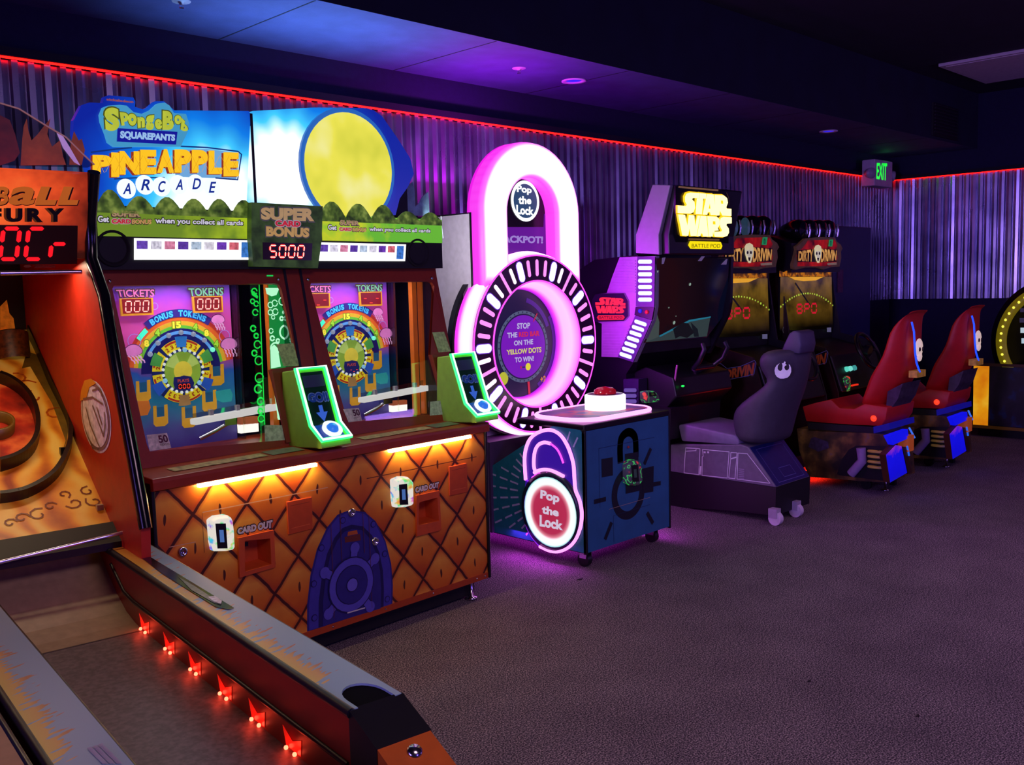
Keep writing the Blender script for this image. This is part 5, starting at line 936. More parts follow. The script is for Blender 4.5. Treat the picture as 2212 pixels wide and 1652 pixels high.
for i, x in enumerate((915, 1020, 1125, 1215)):
    c = mq2.P(zL((x, 275))[0]); c.y = 1.36; mb = MB(); mb.lathe([(0, -.02), (.085, 0), (.10, .03), (.10, .10), (.06, .2), (.02, .22)], c, (0, 1, 0), M('#101018', .2, .4), 24); lo_ = mb.build('roof_muffler', T); mb = MB(); mb.lathe([(0, -.026), (.08, -.006)], c, (0, 1, 0), M('#3a5a6a', .25, emit=.28) if i < 2 else M('#0c1020', .15), 24); mb.build('muffler_disc', lo_)  # mufflers; the pale glow on two end discs is a painted reflection
    mb = MB(); mb.tube([c + V((.106, 0, -.06)), c + V((.106, -.01, 0)), c + V((.106, 0, .06))], .012, CHROME, 8); mb.build('exhaust_pipe', T)
sm = Pan(D2, (0, 1.40, 0), (0, -1, 0)); g = G('road_map_picture'); zz = g.op('MULTIPLY', g.op('SUBTRACT', g.z, 1.0), 1 / .62); n = g.noise(6, 3); c = g.ramp(n, [(.3, '#4a3410'), (.5, '#8a6420'), (.7, '#a87c2c')]); up = g.ramp(zz, [(.25, (0, 0, 0)), (.5, (.5, .5, .5)), (.95, (1, 1, 1))]); g.base('#0a0805'); g.emit(g.mix(up, '#080402', c), .5); g.rough(.12)
mb = MB(); sm.slab(mb, zL((590, 768), (1128, 768), (1142, 1310), (582, 1330)), .02, g.m, 0, DBK); sm.poly(mb, zL((680, 768), (1040, 768), (960, 805), (830, 812), (740, 800)), E('#f0a820', .8), 19); sm.line(mb, zL((745, 835), (900, 1070)), .02, E('#181008', .4), 19)
for k in range(25):
    t = k / 24; x = 590 + 570 * t; y = 940 + 150 * (2 * t - 1) ** 2 * (1.0 if t > .5 else .93); sm.disc(mb, zL((x, y))[0], .008 if k % 4 else .011, E('#b8d840', .9), 20, 8)
sm.led(mb, '8P0', zL((755, 1058), (970, 1048), (970, 1142), (758, 1148)), E('#d8142c', .8), 20, .17, .25, .0)
sm.poly(mb, zL((1075, 1300), (1120, 1298), (1120, 1345), (1075, 1345)), M('#a8b4c0', .5, emit=.12), 20); sm.ring(mb, zL((632, 1322))[0], .03, .036, M('#8a8a80', .4, emit=.1), 20, 0, 360, 20); mb.build('screen', T)
sdp = Pan(D1, (-.49, 0, 0), (-1, 0, 0)); mb = MB(); mb.ext([V((-.49, a, b)) for a, b in ((.80, .1), (.86, .62), (.98, 1.0), (1.32, 1.08), (1.42, 1.70), (1.93, 1.70), (1.93, .1))], (.02, 0, 0), M('#2a120c', .45, noise=.5, scale=6)); sdp.text(mb, 'DRIVIN', zU((805, 545), (1380, 400), (1345, 650), (800, 715)), M('#8a3420', .5, emit=.2), 2, .05, 0, M('#3a2a50', .5), .1); sdp.text(mb, 'DIRTY', zU((45, 665), (480, 730), (480, 820), (45, 850)), M('#7a3020', .5, emit=.15), 2, .05); sdp.line(mb, zU((600, 390), (720, 420), (830, 510), (1100, 470), (1380, 350), (1410, 400), (1370, 620), (1180, 670), (810, 740), (760, 920), (690, 920), (600, 790), (500, 740)), .004, M('#5a4c98', .5, emit=.15), 3)
mb.build('side_panel', T); mb = MB(); mb.ext([V((.47, a, b)) for a, b in ((.80, .1), (.86, .62), (.98, 1.0), (1.32, 1.08), (1.42, 1.70), (1.93, 1.70), (1.93, .1))], (.02, 0, 0), DBK); mb.build('side_panel', T)
mb = MB(); mb.ext([V((-.44, a, b)) for a, b in ((.84, .62), (.95, .93), (1.40, 1.04), (1.40, .55))], (.88, 0, 0), DBK); mb.build('dashboard', T, .01)
mb = MB(); pts = [V((-.0 + .17 * math.cos(t), .82 + .08 * math.sin(t), .95 + .15 * math.sin(t))) for t in [2 * math.pi * k / 28 for k in range(28)]]; mb.tube(pts, .017, M('#15131a', .3), 10, True)
for k in (0, 9, 19): mb.tube([pts[k], V((0, .86, .95))], .013, M('#201e26', .3), 8)
mb.cyl((0, .80, .945), (0, .5, .1), .05, .05, M('#1a1820', .3), 18); mb.build('steering_wheel', T)
for k, (x, c) in enumerate(((-.2, '#60e8d0'), (-.13, '#80f0e0'), (-.05, '#40a0a0'))): mb = MB(); mb.lathe([(.024, 0), (.022, .02), (0, .026)], (x - .06, .90, .80), (0, -.9, .3), E(c, .8), 16); mb.build('dash_button', T)
rp = Pan(D1, (0, .845, 0), (0, -1, 0)); q0 = V((-.36, .845, .62)); reader(T, rp, [q0 + V((x, 0, z)) for x, z in ((0, .0), (.06, -.01), (.075, .03), (.075, .11), (.06, .13), (0, .12), (-.01, .06))], [q0 + V((x, 0, z)) for x, z in ((.01, .03), (.05, .03), (.05, .10), (.01, .10))], RB2, .04, '#26303c')
mb = MB(); mb.box((-.28, .83, .655), (-.16, .845, .668), E('#ff3018', .8)); mb.build('coin_light', T)
# the seat
SD = Pan(D1, (-.24, 0, 0), (-1, 0, 0))
def sy_(q, x=-.24): p = Pan(D1, (x, 0, 0), (-1, 0, 0)).P(q); return p
mb = MB(); mb.ext([V((-.24, sy_(q).y, sy_(q).z)) for q in zM((200, 895), (300, 865), (430, 835), (500, 905), (620, 912), (700, 872), (892, 900), (875, 1000), (838, 1052), (500, 1035), (230, 1012))], (.48, 0, 0), RD); mb.build('seat_pan', T, .02, 3)
rows = [(905, 640, 880), (830, 665, 880), (740, 695, 985), (640, 725, 1012), (540, 800, 1045), (430, 852, 1058), (290, 872, 1062), (200, 945, 1066), (150, 1010, 1074), (118, 1075, 1086)]
vs = []; W0 = .24
for i, (y, xf, xr) in enumerate(rows):
    f = sy_(zM((xf, y))[0]); r = sy_(zM((xr, y))[0], -.13); w = W0 * (1 if i < 6 else (1 - .10 * (i - 5))); z = f.z
    sec = [(-w, f.y), (-w * .95, f.y * .55 + r.y * .45), (-.14, r.y + .012), (-.11, r.y), (.11, r.y), (.14, r.y + .012), (w * .95, f.y * .55 + r.y * .45), (w, f.y), (w * .7, f.y - min(.03, (f.y - r.y) * .2)), (0, f.y - min(.08, (f.y - r.y) * .45)), (-w * .7, f.y - min(.03, (f.y - r.y) * .2))]
    n = len(sec); vs += [V((a, b, z)) for a, b in sec]
mb = MB(); k = len(rows); mb.add(vs, [(i * n + j, i * n + (j + 1) % n, (i + 1) * n + (j + 1) % n, (i + 1) * n + j) for i in range(k - 1) for j in range(n)] + [tuple(range((k - 1) * n, k * n)), tuple(reversed(range(n)))], RD, True); mb.build('backrest', T, 0, 2, 1)
bk = Pan(D1, (0, sy_(zM((1065, 430))[0], -.13).y - .03, 0), (0, -1, 0)); mb = MB(); NB = E('#1848ff', 1.4)
yk = bk.p.y; mb.tube([V((-.115, yk + .02, 1.27)), V((-.12, yk, 1.2)), V((-.12, yk - .01, 1.05)), V((-.09, yk - .01, .97)), V((-.03, yk - .01, .90))], .007, NB, 6); mb.build('neon_line', T)
skc = V((-.055, yk - .012, 1.08)); mb = MB(); mb.ball(skc, .06, M('#f0d8c0', .5, emit=.5), 14, (1, .3, 1.15)); mb.ball(skc + V((0, -.005, -.065)), .036, M('#f0d8c0', .5, emit=.5), 12, (1, .4, 1))
for s_ in (-1, 1): mb.ball(skc + V((s_ * .025, -.016, -.01)), .014, M('#20100c', .5), 8, (1, .5, 1.2))
mb.build('skull_badge', T)
mb = MB(); bb = zM((1015, 620), (1060, 560), (1095, 640), (1085, 690), (1020, 650)); mb.box((-.08, yk - .01, .86), (.08, yk + .05, .91), M('#c89838', .4, noise=.4, emit=.1)); mb.build('rear_badge', T)
mb = MB(); q = zM((892, 770), (1015, 705), (975, 830), (870, 985)); S2 = Pan(D1, (-.16, 0, 0), (-1, 0, 0)); mb.ext([S2.P(k) for k in q], (.32, 0, 0), M('#3a3440', .5, noise=.5, scale=20)); mb.build('seat_bracket', T)
mb = MB(); mb.lathe([(.024, 0), (.02, -.008), (0, -.01)], SD.P(zM((778, 990))[0]) + V((-.001, 0, 0)), (1, 0, 0), E('#ff4020', 1.2), 14); mb.build('marker_light', T)
mb = MB(); mb.ext([SD.P(k) for k in zM((240, 1020), (500, 1040), (770, 1058), (780, 1112), (250, 1090))], (.44, 0, 0), DBK); mb.ext([SD.P(k) for k in zM((775, 1058), (905, 1030), (908, 1080), (778, 1112))], (.44, 0, 0), E('#1010a8', .45)); mb.build('slide_rail', T)
g = G('rust_print'); c = g.ramp(g.noise(9, 4), [(.3, '#1c120c'), (.5, '#4a3018'), (.65, '#7a5428'), (.8, '#5a4a60')]); g.base(c); g.emit(c, .05); mb = MB(); mb.ext([SD.P(k) for k in zM((155, 1072), (500, 1092), (900, 1122), (885, 1200), (885, 1290), (905, 1508), (700, 1500), (250, 1462), (175, 1250))], (.46, 0, 0), g.m)
SD.poly(mb, zM((480, 1440), (520, 1320), (580, 1240), (640, 1210), (720, 1210), (880, 1215), (890, 1500), (500, 1450)), M('#0c0a0e', .5), 1); SD.poly(mb, zM((270, 1150), (300, 1140), (410, 1180), (415, 1230), (330, 1260), (250, 1220)), M('#3a2c48', .5, noise=.4, scale=30), 1); mb.build('base', T)
for k in range(4): 
    c = SD.P(zM((805, 1258 + 42 * k))[0]) + V((-.03, 0, 0)); mb = MB(); mb.tube([c + V((.03 * math.cos(t), .05 * math.sin(t), .006 * math.sin(t / 2))) for t in [2 * math.pi * j / 16 for j in range(16)]], .01, M('#c8a848', .4, emit=.04), 6, True); mb.build('spring_coil', T)
mb = MB(); a, b, c = [SD.P(k) + V((-.03, 0, 0)) for k in zM((690, 1225), (700, 1330), (610, 1435))]; mb.tube([a, b, c], .035, M('#9a88a8', .5), 12); mb.build('shock_absorber', T)
rr_ = SD.P(zM((905, 1300))[0]).y; rf = Pan(D1, (0, rr_ - .05, 0), (0, -1, 0)); BE = E('#0810f0', .85); g = G('cowl_blue_light'); c = g.ramp(g.op('ADD', g.op('MULTIPLY', g.noise(14, 3), .35), g.op('MULTIPLY', g.z, 2)), [(.25, '#2020a0'), (.5, '#0a0af0'), (.8, '#1010ff'), (1, '#d040b0')]); g.base('#080820'); g.emit(c, .7)  # blue LED light on the tail panels, painted in as emission
mb = MB(); rf.slab(mb, zM((900, 1132), (1055, 1078), (1062, 1150), (938, 1205)), -.04, BE); mb.tube([rf.P(k) for k in zM((1068, 1068), (1110, 1145))], .008, E('#3a78ff', .8), 6); mb.build('tail_fin', T)
mb = MB(); rf.slab(mb, zM((878, 1285), (955, 1205), (1005, 1215), (1050, 1430), (912, 1510)), -.05, g.m, 0, M('#5a2c18', .5)); rf.slab(mb, zM((1010, 1218), (1040, 1220), (1090, 1430), (1058, 1440)), -.05, M('#3a1a0c', .5)); mb.tube([rf.P(k, 4) for k in zM((1045, 1215), (1060, 1290))], .007, E('#2a68ff', .8), 6); mb.build('tail_cowl', T)
mb = MB(); mb.box((-.05, rr_ - .06, .30), (.05, rr_ + .05, .42), M('#c05a20', .5, emit=.25)); mb.build('tail_bracket', T)
for q in ((1878, 1058), (1910, 1060)):
    p = D1.hit(q[0], q[1], (0, 0, 0), (0, 0, 1)); mb = MB()
    if q[0] == 1878: mb.cyl((p.x - .0, p.y + .03, .04), (1, 0, 0), .04, .035, BLACK, 16); mb.box((p.x - .01, p.y + .01, .05), (p.x + .045, p.y + .06, .12), BLACK); mb.build('caster', T)
    else: mb.lathe([(0, 0), (.03, 0), (.028, .01), (.008, .015), (.008, .1)], (p.x + .02, p.y, 0), (0, 0, 1), CHROME, 14); mb.build('levelling_foot', T)
mb = MB(); mb.box((.1, .1, .0), (.14, .14, .12), BLACK); mb.box((-.2, .7, 0), (-.16, .74, .12), BLACK); mb.box((.16, .7, 0), (.2, .74, .12), BLACK); mb.box((-.44, 1.0, 0), (.44, 1.9, .11), BLACK); mb.build('hidden_feet', T).name = 'support_feet'
mb = MB(); mb.box((-.16, .12, .085), (.16, .75, .092), E('#ff2410', 14)); mb.build('underglow_strip', T)
T2 = dup(T); T2.location = D2.o; T2['label'] = 'sit-down racing cabinet with red seat farther from the flight pod'
lens = [c for o in T2.children if o.name.startswith('roof_muffler') for c in o.children]  # end discs of the second cabinet's mufflers, copied with the painted reflection
for o in lens: o.data = o.data.copy(); o.data.materials[0] = M('#0c1020', .15)  # second cabinet's muffler discs go without the painted reflection
# tall dark cabinet in the corner and game along the far wall
t = thing('tall_cabinet', 'tall plain dark blue cabinet in the corner behind racing games', 'cabinet', (9.32, 4.5, 0)); mb = MB(); mb.box((-.47, 0, .02), (.5, .44, 2.115), M('#1b1f52', .5, noise=.12)); mb.build('carcass', t, .008); mb = MB(); mb.box((-.46, .02, 0), (.49, .43, .02), BLACK); mb.build('plinth', t)
tc_ = Fr((9.32, 4.5, 0)); tp = Pan(tc_, (0, 0, 0), (0, -1, 0)); mb = MB(); tp.slab(mb, zL((1205, 690), (1268, 690), (1262, 930), (1205, 930)), .004, M('#5a1c48', .5, noise=.4, scale=40)); mb.build('notice_sheet', t)
XB = 10.0; BM = Fr((XB, 2.9, 0)); t = thing('ring_light_game', 'dark game with yellow bulb ring and lit orange side panel', 'arcade machine', BM.o); bp_ = Pan(BM, (0, 0, 0), (-1, 0, 0))
p0 = bp_.P((2101, 918)); p1 = bp_.P((2104, 786)); zt = p1.z; yb_ = p0.y
mb = MB(); mb.box((0, -.75, .09), (1.1, yb_, zt), M('#0c0b14', .4, noise=.5, scale=5)); mb.build('body', t); mb = MB(); mb.box((.04, -.7, 0), (1.06, yb_ - .04, .09), BLACK); mb.build('plinth', t)
mb = MB(); mb.box((-.012, -.75, zt - .015), (.02, yb_, zt + .012), M('#5a3a1c', .4)); mb.box((-.012, -.75, .08), (.02, yb_, .11), M('#7a5018', .4, emit=.06)); mb.build('edge_trim', t)
g = G('orange_print'); c = g.ramp(g.noise(5, 3), [(.3, '#e07808'), (.5, '#f09c10'), (.7, '#f8c030')]); g.base('#302008'); g.emit(c, .78); mb = MB(); bp_.slab(mb, zW((112, 888), (270, 895), (255, 1518), (105, 1500)), .006, g.m); mb.build('lit_panel', t)
g = G('dim_print'); c = g.ramp(g.noise(7, 4), [(.35, '#0a0812'), (.55, '#1a1024'), (.65, '#101c48'), (.75, '#3a1020')]); g.base(c); g.emit(c, .15); mb = MB(); mb.box((-.004, -.74, .115), (0, bp_.P((2138, 850)).y, zt - .02), g.m); mb.build('side_print', t)
P3 = [bp_.P(k) for k in zW((388, 600), (622, 210), (405, 790))]
(ax_, ay_), (bx_, by_), (cx_, cy_) = [(p.y, p.z) for p in P3]; dd_ = 2 * (ax_ * (by_ - cy_) + bx_ * (cy_ - ay_) + cx_ * (ay_ - by_))
uy = ((ax_**2 + ay_**2) * (by_ - cy_) + (bx_**2 + by_**2) * (cy_ - ay_) + (cx_**2 + cy_**2) * (ay_ - by_)) / dd_; uz = ((ax_**2 + ay_**2) * (cx_ - bx_) + (bx_**2 + by_**2) * (ax_ - cx_) + (cx_**2 + cy_**2) * (bx_ - ax_)) / dd_; ur = math.hypot(ax_ - uy, ay_ - uz)
co_ = V((0, uy, uz)); mb = MB(); mb.lathe([(0, .03), (ur + .1, .03), (ur + .1, .16), (0, .16)], co_, (1, 0, 0), M('#08070c', .4), 64); mb.build('ring_board', t); mb = MB(); mb.lathe([(ur - .045, .03), (ur - .045, -.002), (ur + .045, -.002), (ur + .045, .03)], co_, (1, 0, 0), M('#8a7a10', .4, emit=.35), 72); mb.build('bulb_ring', t)
nb = int(2 * math.pi * ur / .068)
a_lo = math.degrees(math.atan2(zt + .03 - uz, .3))
for k in range(nb):
    a = 2 * math.pi * k / nb; z = uz + ur * math.sin(a)
    if z < zt + .03: continue
    mb = MB(); mb.ball(co_ + V((-.006, ur * math.cos(a), ur * math.sin(a))), .013, E('#f4ec50', 1.3), 8); mb.build('ring_bulb', t)
mb = MB(); mb.box((.12, -.5, zt), (.9, yb_ - .25, uz + ur * .8), M('#0a0910', .5)); mb.build('display_housing', t)
sp3 = Pan(BM, (.02, 0, 0), (-1, 0, 0)); mb = MB()
for q, c in ((zW((588, 508), (640, 508), (640, 562), (588, 562)), '#c8dce8'), (zW((598, 615), (650, 615), (650, 668), (598, 668)), '#c0d8e8'), (zW((580, 410), (640, 410), (640, 455), (580, 455)), '#2a2840'), (zW((585, 310), (640, 310), (640, 350), (585, 350)), '#242038')): sp3.slab(mb, q, .004, E(c, .75))
mb.build('score_window', t)
# ---------------------------------------------------------------- alley ball game at the left
AA = math.radians(45.10072 - 51.65953); ah = .75
d = X0.hit(829, 1474, (0, 0, ah), (0, 0, 1)); AL = Fr((d.x, d.y, 0), AA)
T = thing('alley_ball_game', 'red alley ball rolling game with flame print and chrome edged header at left', 'arcade machine', AL.o, AA)
RDA = M('#8a1608', .4, noise=.06); RDB = M('#c02a14', .45, noise=.08); GRYP = M('#a8b4b8', .35, noise=.06, scale=10); FY = M('#d8a838', .4, noise=.12); FO = M('#c86a28', .4, noise=.15)
tp = Pan(AL, (0, 0, ah), (0, 0, 1)); lz = ah - .2; lanep = Pan(AL, (0, 0, lz), (0, 0, 1))
yE = tp.P((870, 1496)).y; yS = 1.86; x1, x0 = 0.0, tp.P((758, 1532)).x
def flame_print(xa, w):                                              # printed flames licking in from the left edge
    g = G('flame_print'); cv = nod(g.t, 'ShaderNodeCombineXYZ'); g.put(cv.inputs[0], g.op('MULTIPLY', g.x, 16)); g.put(cv.inputs[1], g.op('MULTIPLY', g.op('ADD', g.y, g.op('MULTIPLY', g.x, -.45)), 62))
    n = g.noise(1, 2, cv.outputs[0]); u = g.op('MULTIPLY', g.op('SUBTRACT', g.x, xa), 1 / w); far = g.ramp(g.op('MULTIPLY', g.y, .55), [(.62, (0, 0, 0)), (.95, (1, 1, 1))]); near = g.ramp(g.op('ADD', g.y, .1), [(.06, (1, 1, 1)), (.22, (0, 0, 0))])
    thr = g.op('ADD', g.op('SUBTRACT', g.op('MULTIPLY_ADD', u, .62, .26), g.op('MULTIPLY', far, .30)), near); k = g.op('SUBTRACT', n, thr)
    fc = g.ramp(u, [(.05, '#e0c048'), (.3, '#d8a040'), (.5, '#b87040')]); fc = g.mix(g.op('MULTIPLY', far, .7), fc, '#b8480c')
    g.base(g.mix(g.ramp(k, [(.0, (0, 0, 0)), (.03, (1, 1, 1))]), '#86a8ac', fc)); g.rough(.38); return g.m
def rail(par, xa, xb, name, yb, ye, flames=True, notch=True):
    mb = MB(); mb.box((xa, ye, .12), (xb, yb, ah - .006), RDA); mb.build('rail_body', par)
    if notch: mb = MB(); mb.box((xa + .004, ye, ah - .0064), (xb - .004, ye + .13, ah - .005), M('#060608', .95, spec=.1)); mb.build('ball_stop', par)
    mb = MB(); out = [V((xa, ye, ah)), V((xb, ye, ah)), V((xb, yb, ah)), V((xa, yb, ah))]
    if notch:
        xm = (xa + xb) / 2; nr = (xb - xa) * .37; cut = [V((xm + nr * math.cos(t), ye + .045 + nr * 1.5 * math.sin(t), ah)) for t in [math.pi * k / 12 for k in range(13)]]
        out = [V((xa, ye, ah)), V((xm - nr, ye, ah))] + list(reversed(cut)) + [V((xm + nr, ye, ah)), V((xb, ye, ah)), V((xb, yb, ah)), V((xa, yb, ah))]
    mb.ext(list(reversed(out)), (0, 0, -.006), flame_print(xa, xb - xa) if flames else GRYP)
    mb.build('rail_top', par)
    mb = MB(); mb.tube([(xa, ye, ah - .008), (xa, yb, ah - .008)], .011, BLACK, 8); mb.tube([(xb, ye, ah - .008), (xb, yb, ah - .008)], .008, BLACK, 8); mb.build('edge_moulding', par)
rail(T, x0, x1, 'rail', yS, yE)
# sloping black and orange end of the rail
e1 = Pan(AL, (x1, 0, 0), (1, 0, 0)); k1 = e1.P((928, 1576)); k2 = e1.P((985, 1652)); sl_ = (k1.z - ah) / (k1.y - yE)
mb = MB(); mb.ext([V((x0 - .004, a, b)) for a, b in ((yE + .005, ah), (k1.y, k1.z), (k1.y, .12), (yE + .005, .12))], (x1 - x0 + .008, 0, 0), BLACK); mb.build('rail_end', T)
ye2 = k1.y - .42; ze2 = k1.z - .42 * abs((k1.z - k2.z) / (k1.y - k2.y))
mb = MB(); mb.ext([V((x0 - .002, a, b)) for a, b in ((k1.y, k1.z - .002), (ye2, ze2), (ye2, .12), (k1.y, .12))], (x1 - x0 + .004, 0, 0), M('#b8580c', .5, noise=.1)); mb.build('rail_nose', T)
mb = MB(); bq = AL.hit(896, 1622, k1, (0, -(k1.z - k2.z), (k1.y - k2.y)) if 0 else V((0, k2.z - k1.z, k1.y - k2.y))); nn = V((0, k2.z - k1.z, k1.y - k2.y)).normalized(); nn = nn if nn.z > 0 else -nn; mb.lathe([(.016, 0), (.014, .005), (0, .006)], bq, nn, CHROME, 16); mb.build('bolt', T)
mb = MB(); q = zO((895, 300), (950, 298), (1515, 642), (1480, 652), (1395, 635), (1050, 420))
mb.face([tp.P(k, 2) for k in q], M('#10151a', .12)); mb.face([tp.P(k, 3) for k in zO((1150, 440), (1270, 510), (1390, 590), (1430, 625), (1380, 610), (1240, 530))], M('#5a6a50', .3, noise=.6, scale=60)); mb.face([tp.P(k, 4) for k in zO((1345, 575), (1390, 570), (1435, 600), (1430, 622), (1380, 605))], M('#b8bcc4', .3, noise=.4, scale=80)); mb.build('ticket_window', T)
mb = MB(); xl = lanep.P((320, 1362)).x
for off in (.03,): mb.tube([(x0 - .002, yE + .02, lz + .075), (x0 - .002, 1.35, lz + .075), (x0 - .002, 1.45, lz + .085), (x0 - .002, 1.58, lz + .15)], .007, M('#1c0c08', .4), 6)
mb.build('groove_trim', T)
# lane with its ramp
LNE = M('#7a6f78', .55, noise=.1, scale=40); LNE2 = M('#a08a68', .5, noise=.12, scale=30); xl0 = lanep.P((100, 1440)).x; xl0 = tp.P((152, 1489)).x
g = G('lane_board'); n = g.noise(70, 3); c = g.ramp(n, [(.35, '#5c524e'), (.65, '#786c68')]); g.base(c); g.rough(.5); LNE = g.m
mb = MB(); yj = 1.28; mb.box((xl0, -.35, lz - .03), (x0, yj, lz), LNE); mb.build('lane', T)
mb = MB(); curve = [(yj, lz), (1.36, lz + .004), (1.45, lz + .02), (1.55, lz + .06), (1.65, lz + .115), (1.75, lz + .18), (1.82, lz + .215)]
mb.ext([V((xl0, a, b)) for a, b in curve] + [V((xl0, 1.82, lz - .03)), V((xl0, yj, lz - .03))], (x0 - xl0, 0, 0), LNE2); mb.box((xl0, yj - .004, lz), (x0, yj + .004, lz + .0012), M('#4a4038')); mb.build('lane_ramp', T)
for q in ((328, 1362), (383, 1405), (445, 1448), (512, 1500), (585, 1555), (665, 1615)):
    p = lanep.P(q); mb = MB()
    for dy in (-.022, .022): mb.ball((x0 - .008, p.y + dy, lz + .007), .0055, E('#ff5038', 9), 8)
    mb.build('lane_light', T)
    mb = MB(); c0 = V((x0 - .0015, p.y, lz + .006)); mb.face([c0 + V((0, -.04, .0)), c0 + V((0, .035, .0)), c0 + V((0, .050, .045)), c0 + V((0, .0, .022)), c0 + V((0, -.046, .040))], M('#ff2010', .25, emit=.5)); mb.build('lane_light_splash', T)  # red splash of the lane bulbs, painted on the rail as a glowing face
    l = lamp('lane_light_glow', 'POINT', (0, 0, 0), (1, .05, .02), .035, .012); l.parent = T; l.location = (x0 - .025, p.y, lz + .02)
# left rail, thinner view
rail(T, xl0 - .12, xl0, 'rail', 1.8, -.45, True, False)
mb = MB(); tpv = [tp.P(k, 2) for k in zO((560, 1552), (665, 1518), (800, 1652), (660, 1652))]; f = tpv
for i in range(3):
    for j in range(16):
        u0, u1 = (i + .08) / 3, (i + .9) / 3; v0, v1 = j / 16, (j + .7) / 16; P = lambda u, v: (tpv[0] * (1 - u) + tpv[1] * u) * (1 - v) + (tpv[3] * (1 - u) + tpv[2] * u) * v
        mb.add([P(u0, v0), P(u0, v1), P(u1, v1), P(u1, v0)], [range(4)], M('#a89aa8', .5))
mb.build('instruction_print', T)
# base, cabinet side walls and target board
mb = MB(); mb.box((xl0 - .12, -.3, .0), (x1 - .01, 2.3, .13), BLACK); mb.build('plinth', T)
xs = -.05; e2 = Pan(AL, (xs, 0, 0), (1, 0, 0)); ed = [(325, 1140), (300, 1000), (262, 800), (235, 640), (207, 560), (205, 470), (213, 372)]; pe = [e2.P(k) for k in ed]; yB = Pan(AL, (xs - .03, 0, 0), (-1, 0, 0)).P((57, 712)).y + .05
prf = [(pe[0].y + .02, ah - .05)] + [(p.y, p.z) for p in pe] + [(pe[-1].y + .08, pe[-1].z + .005), (yB, 2.0), (yB, .12), (pe[0].y + .02, .12)]
xw = xl0 - .12
for x in (xs - .03, xw - .012):
    mb = MB(); mb.ext([V((x, a, b)) for a, b in prf], (.03, 0, 0), RDB); mb.build('cabinet_side', T)
    mb = MB(); mb.tube([V((x + .015, p.y, p.z)) for p in pe], .021, M('#0a0a10', .18), 10); mb.build('edge_moulding', T)
xi = xs - .03; wi = Pan(AL, (xi, 0, 0), (-1, 0, 0)); t0 = wi.P((228, 1103)); t1 = wi.P((57, 712)); t2 = wi.P((53, 592)); xj = xw + .018
mb = MB(); mb.box((xj, yB - .02, .12), (xi, yB, 2.0), M('#120a08', .6)); mb.build('back_panel', T)
bdv = (t1 - t0); bn_ = V((0, -bdv.z, bdv.y)).normalized(); bd_ = Pan(AL, (0, t0.y, t0.z), bn_)
g = G('fire_print'); n = g.noise(7, 4); w_ = nod(g.t, 'ShaderNodeTexWave'); w_.inputs['Scale'].default_value = 3; w_.inputs['Distortion'].default_value = 9; g.t.links.new(g.tc.outputs['Object'], w_.inputs[0])
c = g.ramp(g.op('ADD', g.op('MULTIPLY', n, .6), g.op('MULTIPLY', w_.outputs[1], .4)), [(.2, '#a03c08'), (.38, '#d87a18'), (.55, '#eca02c'), (.75, '#f4c050')]); g.base(c); g.emit(c, .10); g.rough(.4); FIRE = g.m
mb = MB(); mb.ext([V((xj, t0.y - .06, t0.z - .06 * bdv.z / bdv.y)), V((xi, t0.y - .06, t0.z - .06 * bdv.z / bdv.y)), V((xi, t1.y, t1.z)), V((xj, t1.y, t1.z))], bn_ * -.015, FIRE); BD = mb.build('target_board', T)
mb = MB(); mb.box((xj, t1.y, t1.z - .05), (xi, t1.y + .015, 1.72), M('#180a08', .5)); pl = Pan(AL, (0, t1.y, 0), (0, -1, 0)); FLM = M('#d87018', .5, emit=.25, noise=.4, scale=30)
for q in (zE((0, 60), (40, 20), (55, 100), (80, 130), (90, 200), (60, 245), (0, 250)), zE((0, 180), (30, 170), (60, 210), (90, 190), (70, 240), (0, 255))): pl.poly(mb, q, FLM, 2)
mb.build('score_backdrop', T)
def band(path, h, m, name, w=.008, l=0, par=None):
    P = [bd_.P(k, l) for k in path]; mb = MB(); cen = sum(P, V()) / len(P)
    for a, b in zip(P, P[1:]):
        d = (b - a).normalized(); t = bn_.cross(d) * w
        mb.ext([a - d * .002 - t, b + d * .002 - t, b + d * .002 + t, a - d * .002 + t], bn_ * h, m)
    mb.build(name, par or BD)
DKR = M('#241408', .35); BRZ = M('#7a5a18', .4, noise=.2)
CU = M('#8a3408', .4)
for x, y, r, a in ((130, 1320, 14, 0), (230, 1300, 18, 60), (300, 1250, 12, 20), (440, 1230, 16, 200), (520, 1160, 14, 80), (560, 1220, 16, 140), (380, 1180, 12, 300), (60, 1350, 12, 10)):
    c0 = bd_.P(zE((x, y))[0]); pts = [c0 + (bd_.e1 * math.cos(math.radians(a + 40 * k)) + bd_.e2 * math.sin(math.radians(a + 40 * k))) * (.0012 * r * (1.6 - .14 * k)) for k in range(9)]; mb = MB(); bd_.line(mb, pts, .006, CU, 2); mb.build('curl_print', BD)
for x, y, r, a in ((150, 540, 24, 30), (90, 480, 26, 200), (200, 600, 20, 90), (330, 700, 22, 10)):
    c0 = bd_.P(zE((x, y))[0]); pts = [c0 + (bd_.e1 * math.cos(math.radians(a + 36 * k)) + bd_.e2 * math.sin(math.radians(a + 36 * k))) * (.0014 * r * (1.5 - .12 * k)) for k in range(8)]; mb = MB(); bd_.line(mb, pts, .008, M('#c85a10', .4), 2); mb.build('curl_print', BD)
band(smooth([bd_.P(q) for q in zE((170, 225), (230, 350), (300, 520), (360, 640), (405, 740), (418, 820), (405, 930), (350, 1050), (270, 1130), (160, 1190), (60, 1215), (2, 1222))], 4), .045, DKR, 'outer_rail')
band(smooth([bd_.P(q) for q in zE((0, 515), (60, 540), (130, 590), (185, 660), (215, 740), (222, 830), (200, 910), (150, 970), (80, 1010), (0, 1035))], 4), .055, DKR, 'inner_ring')
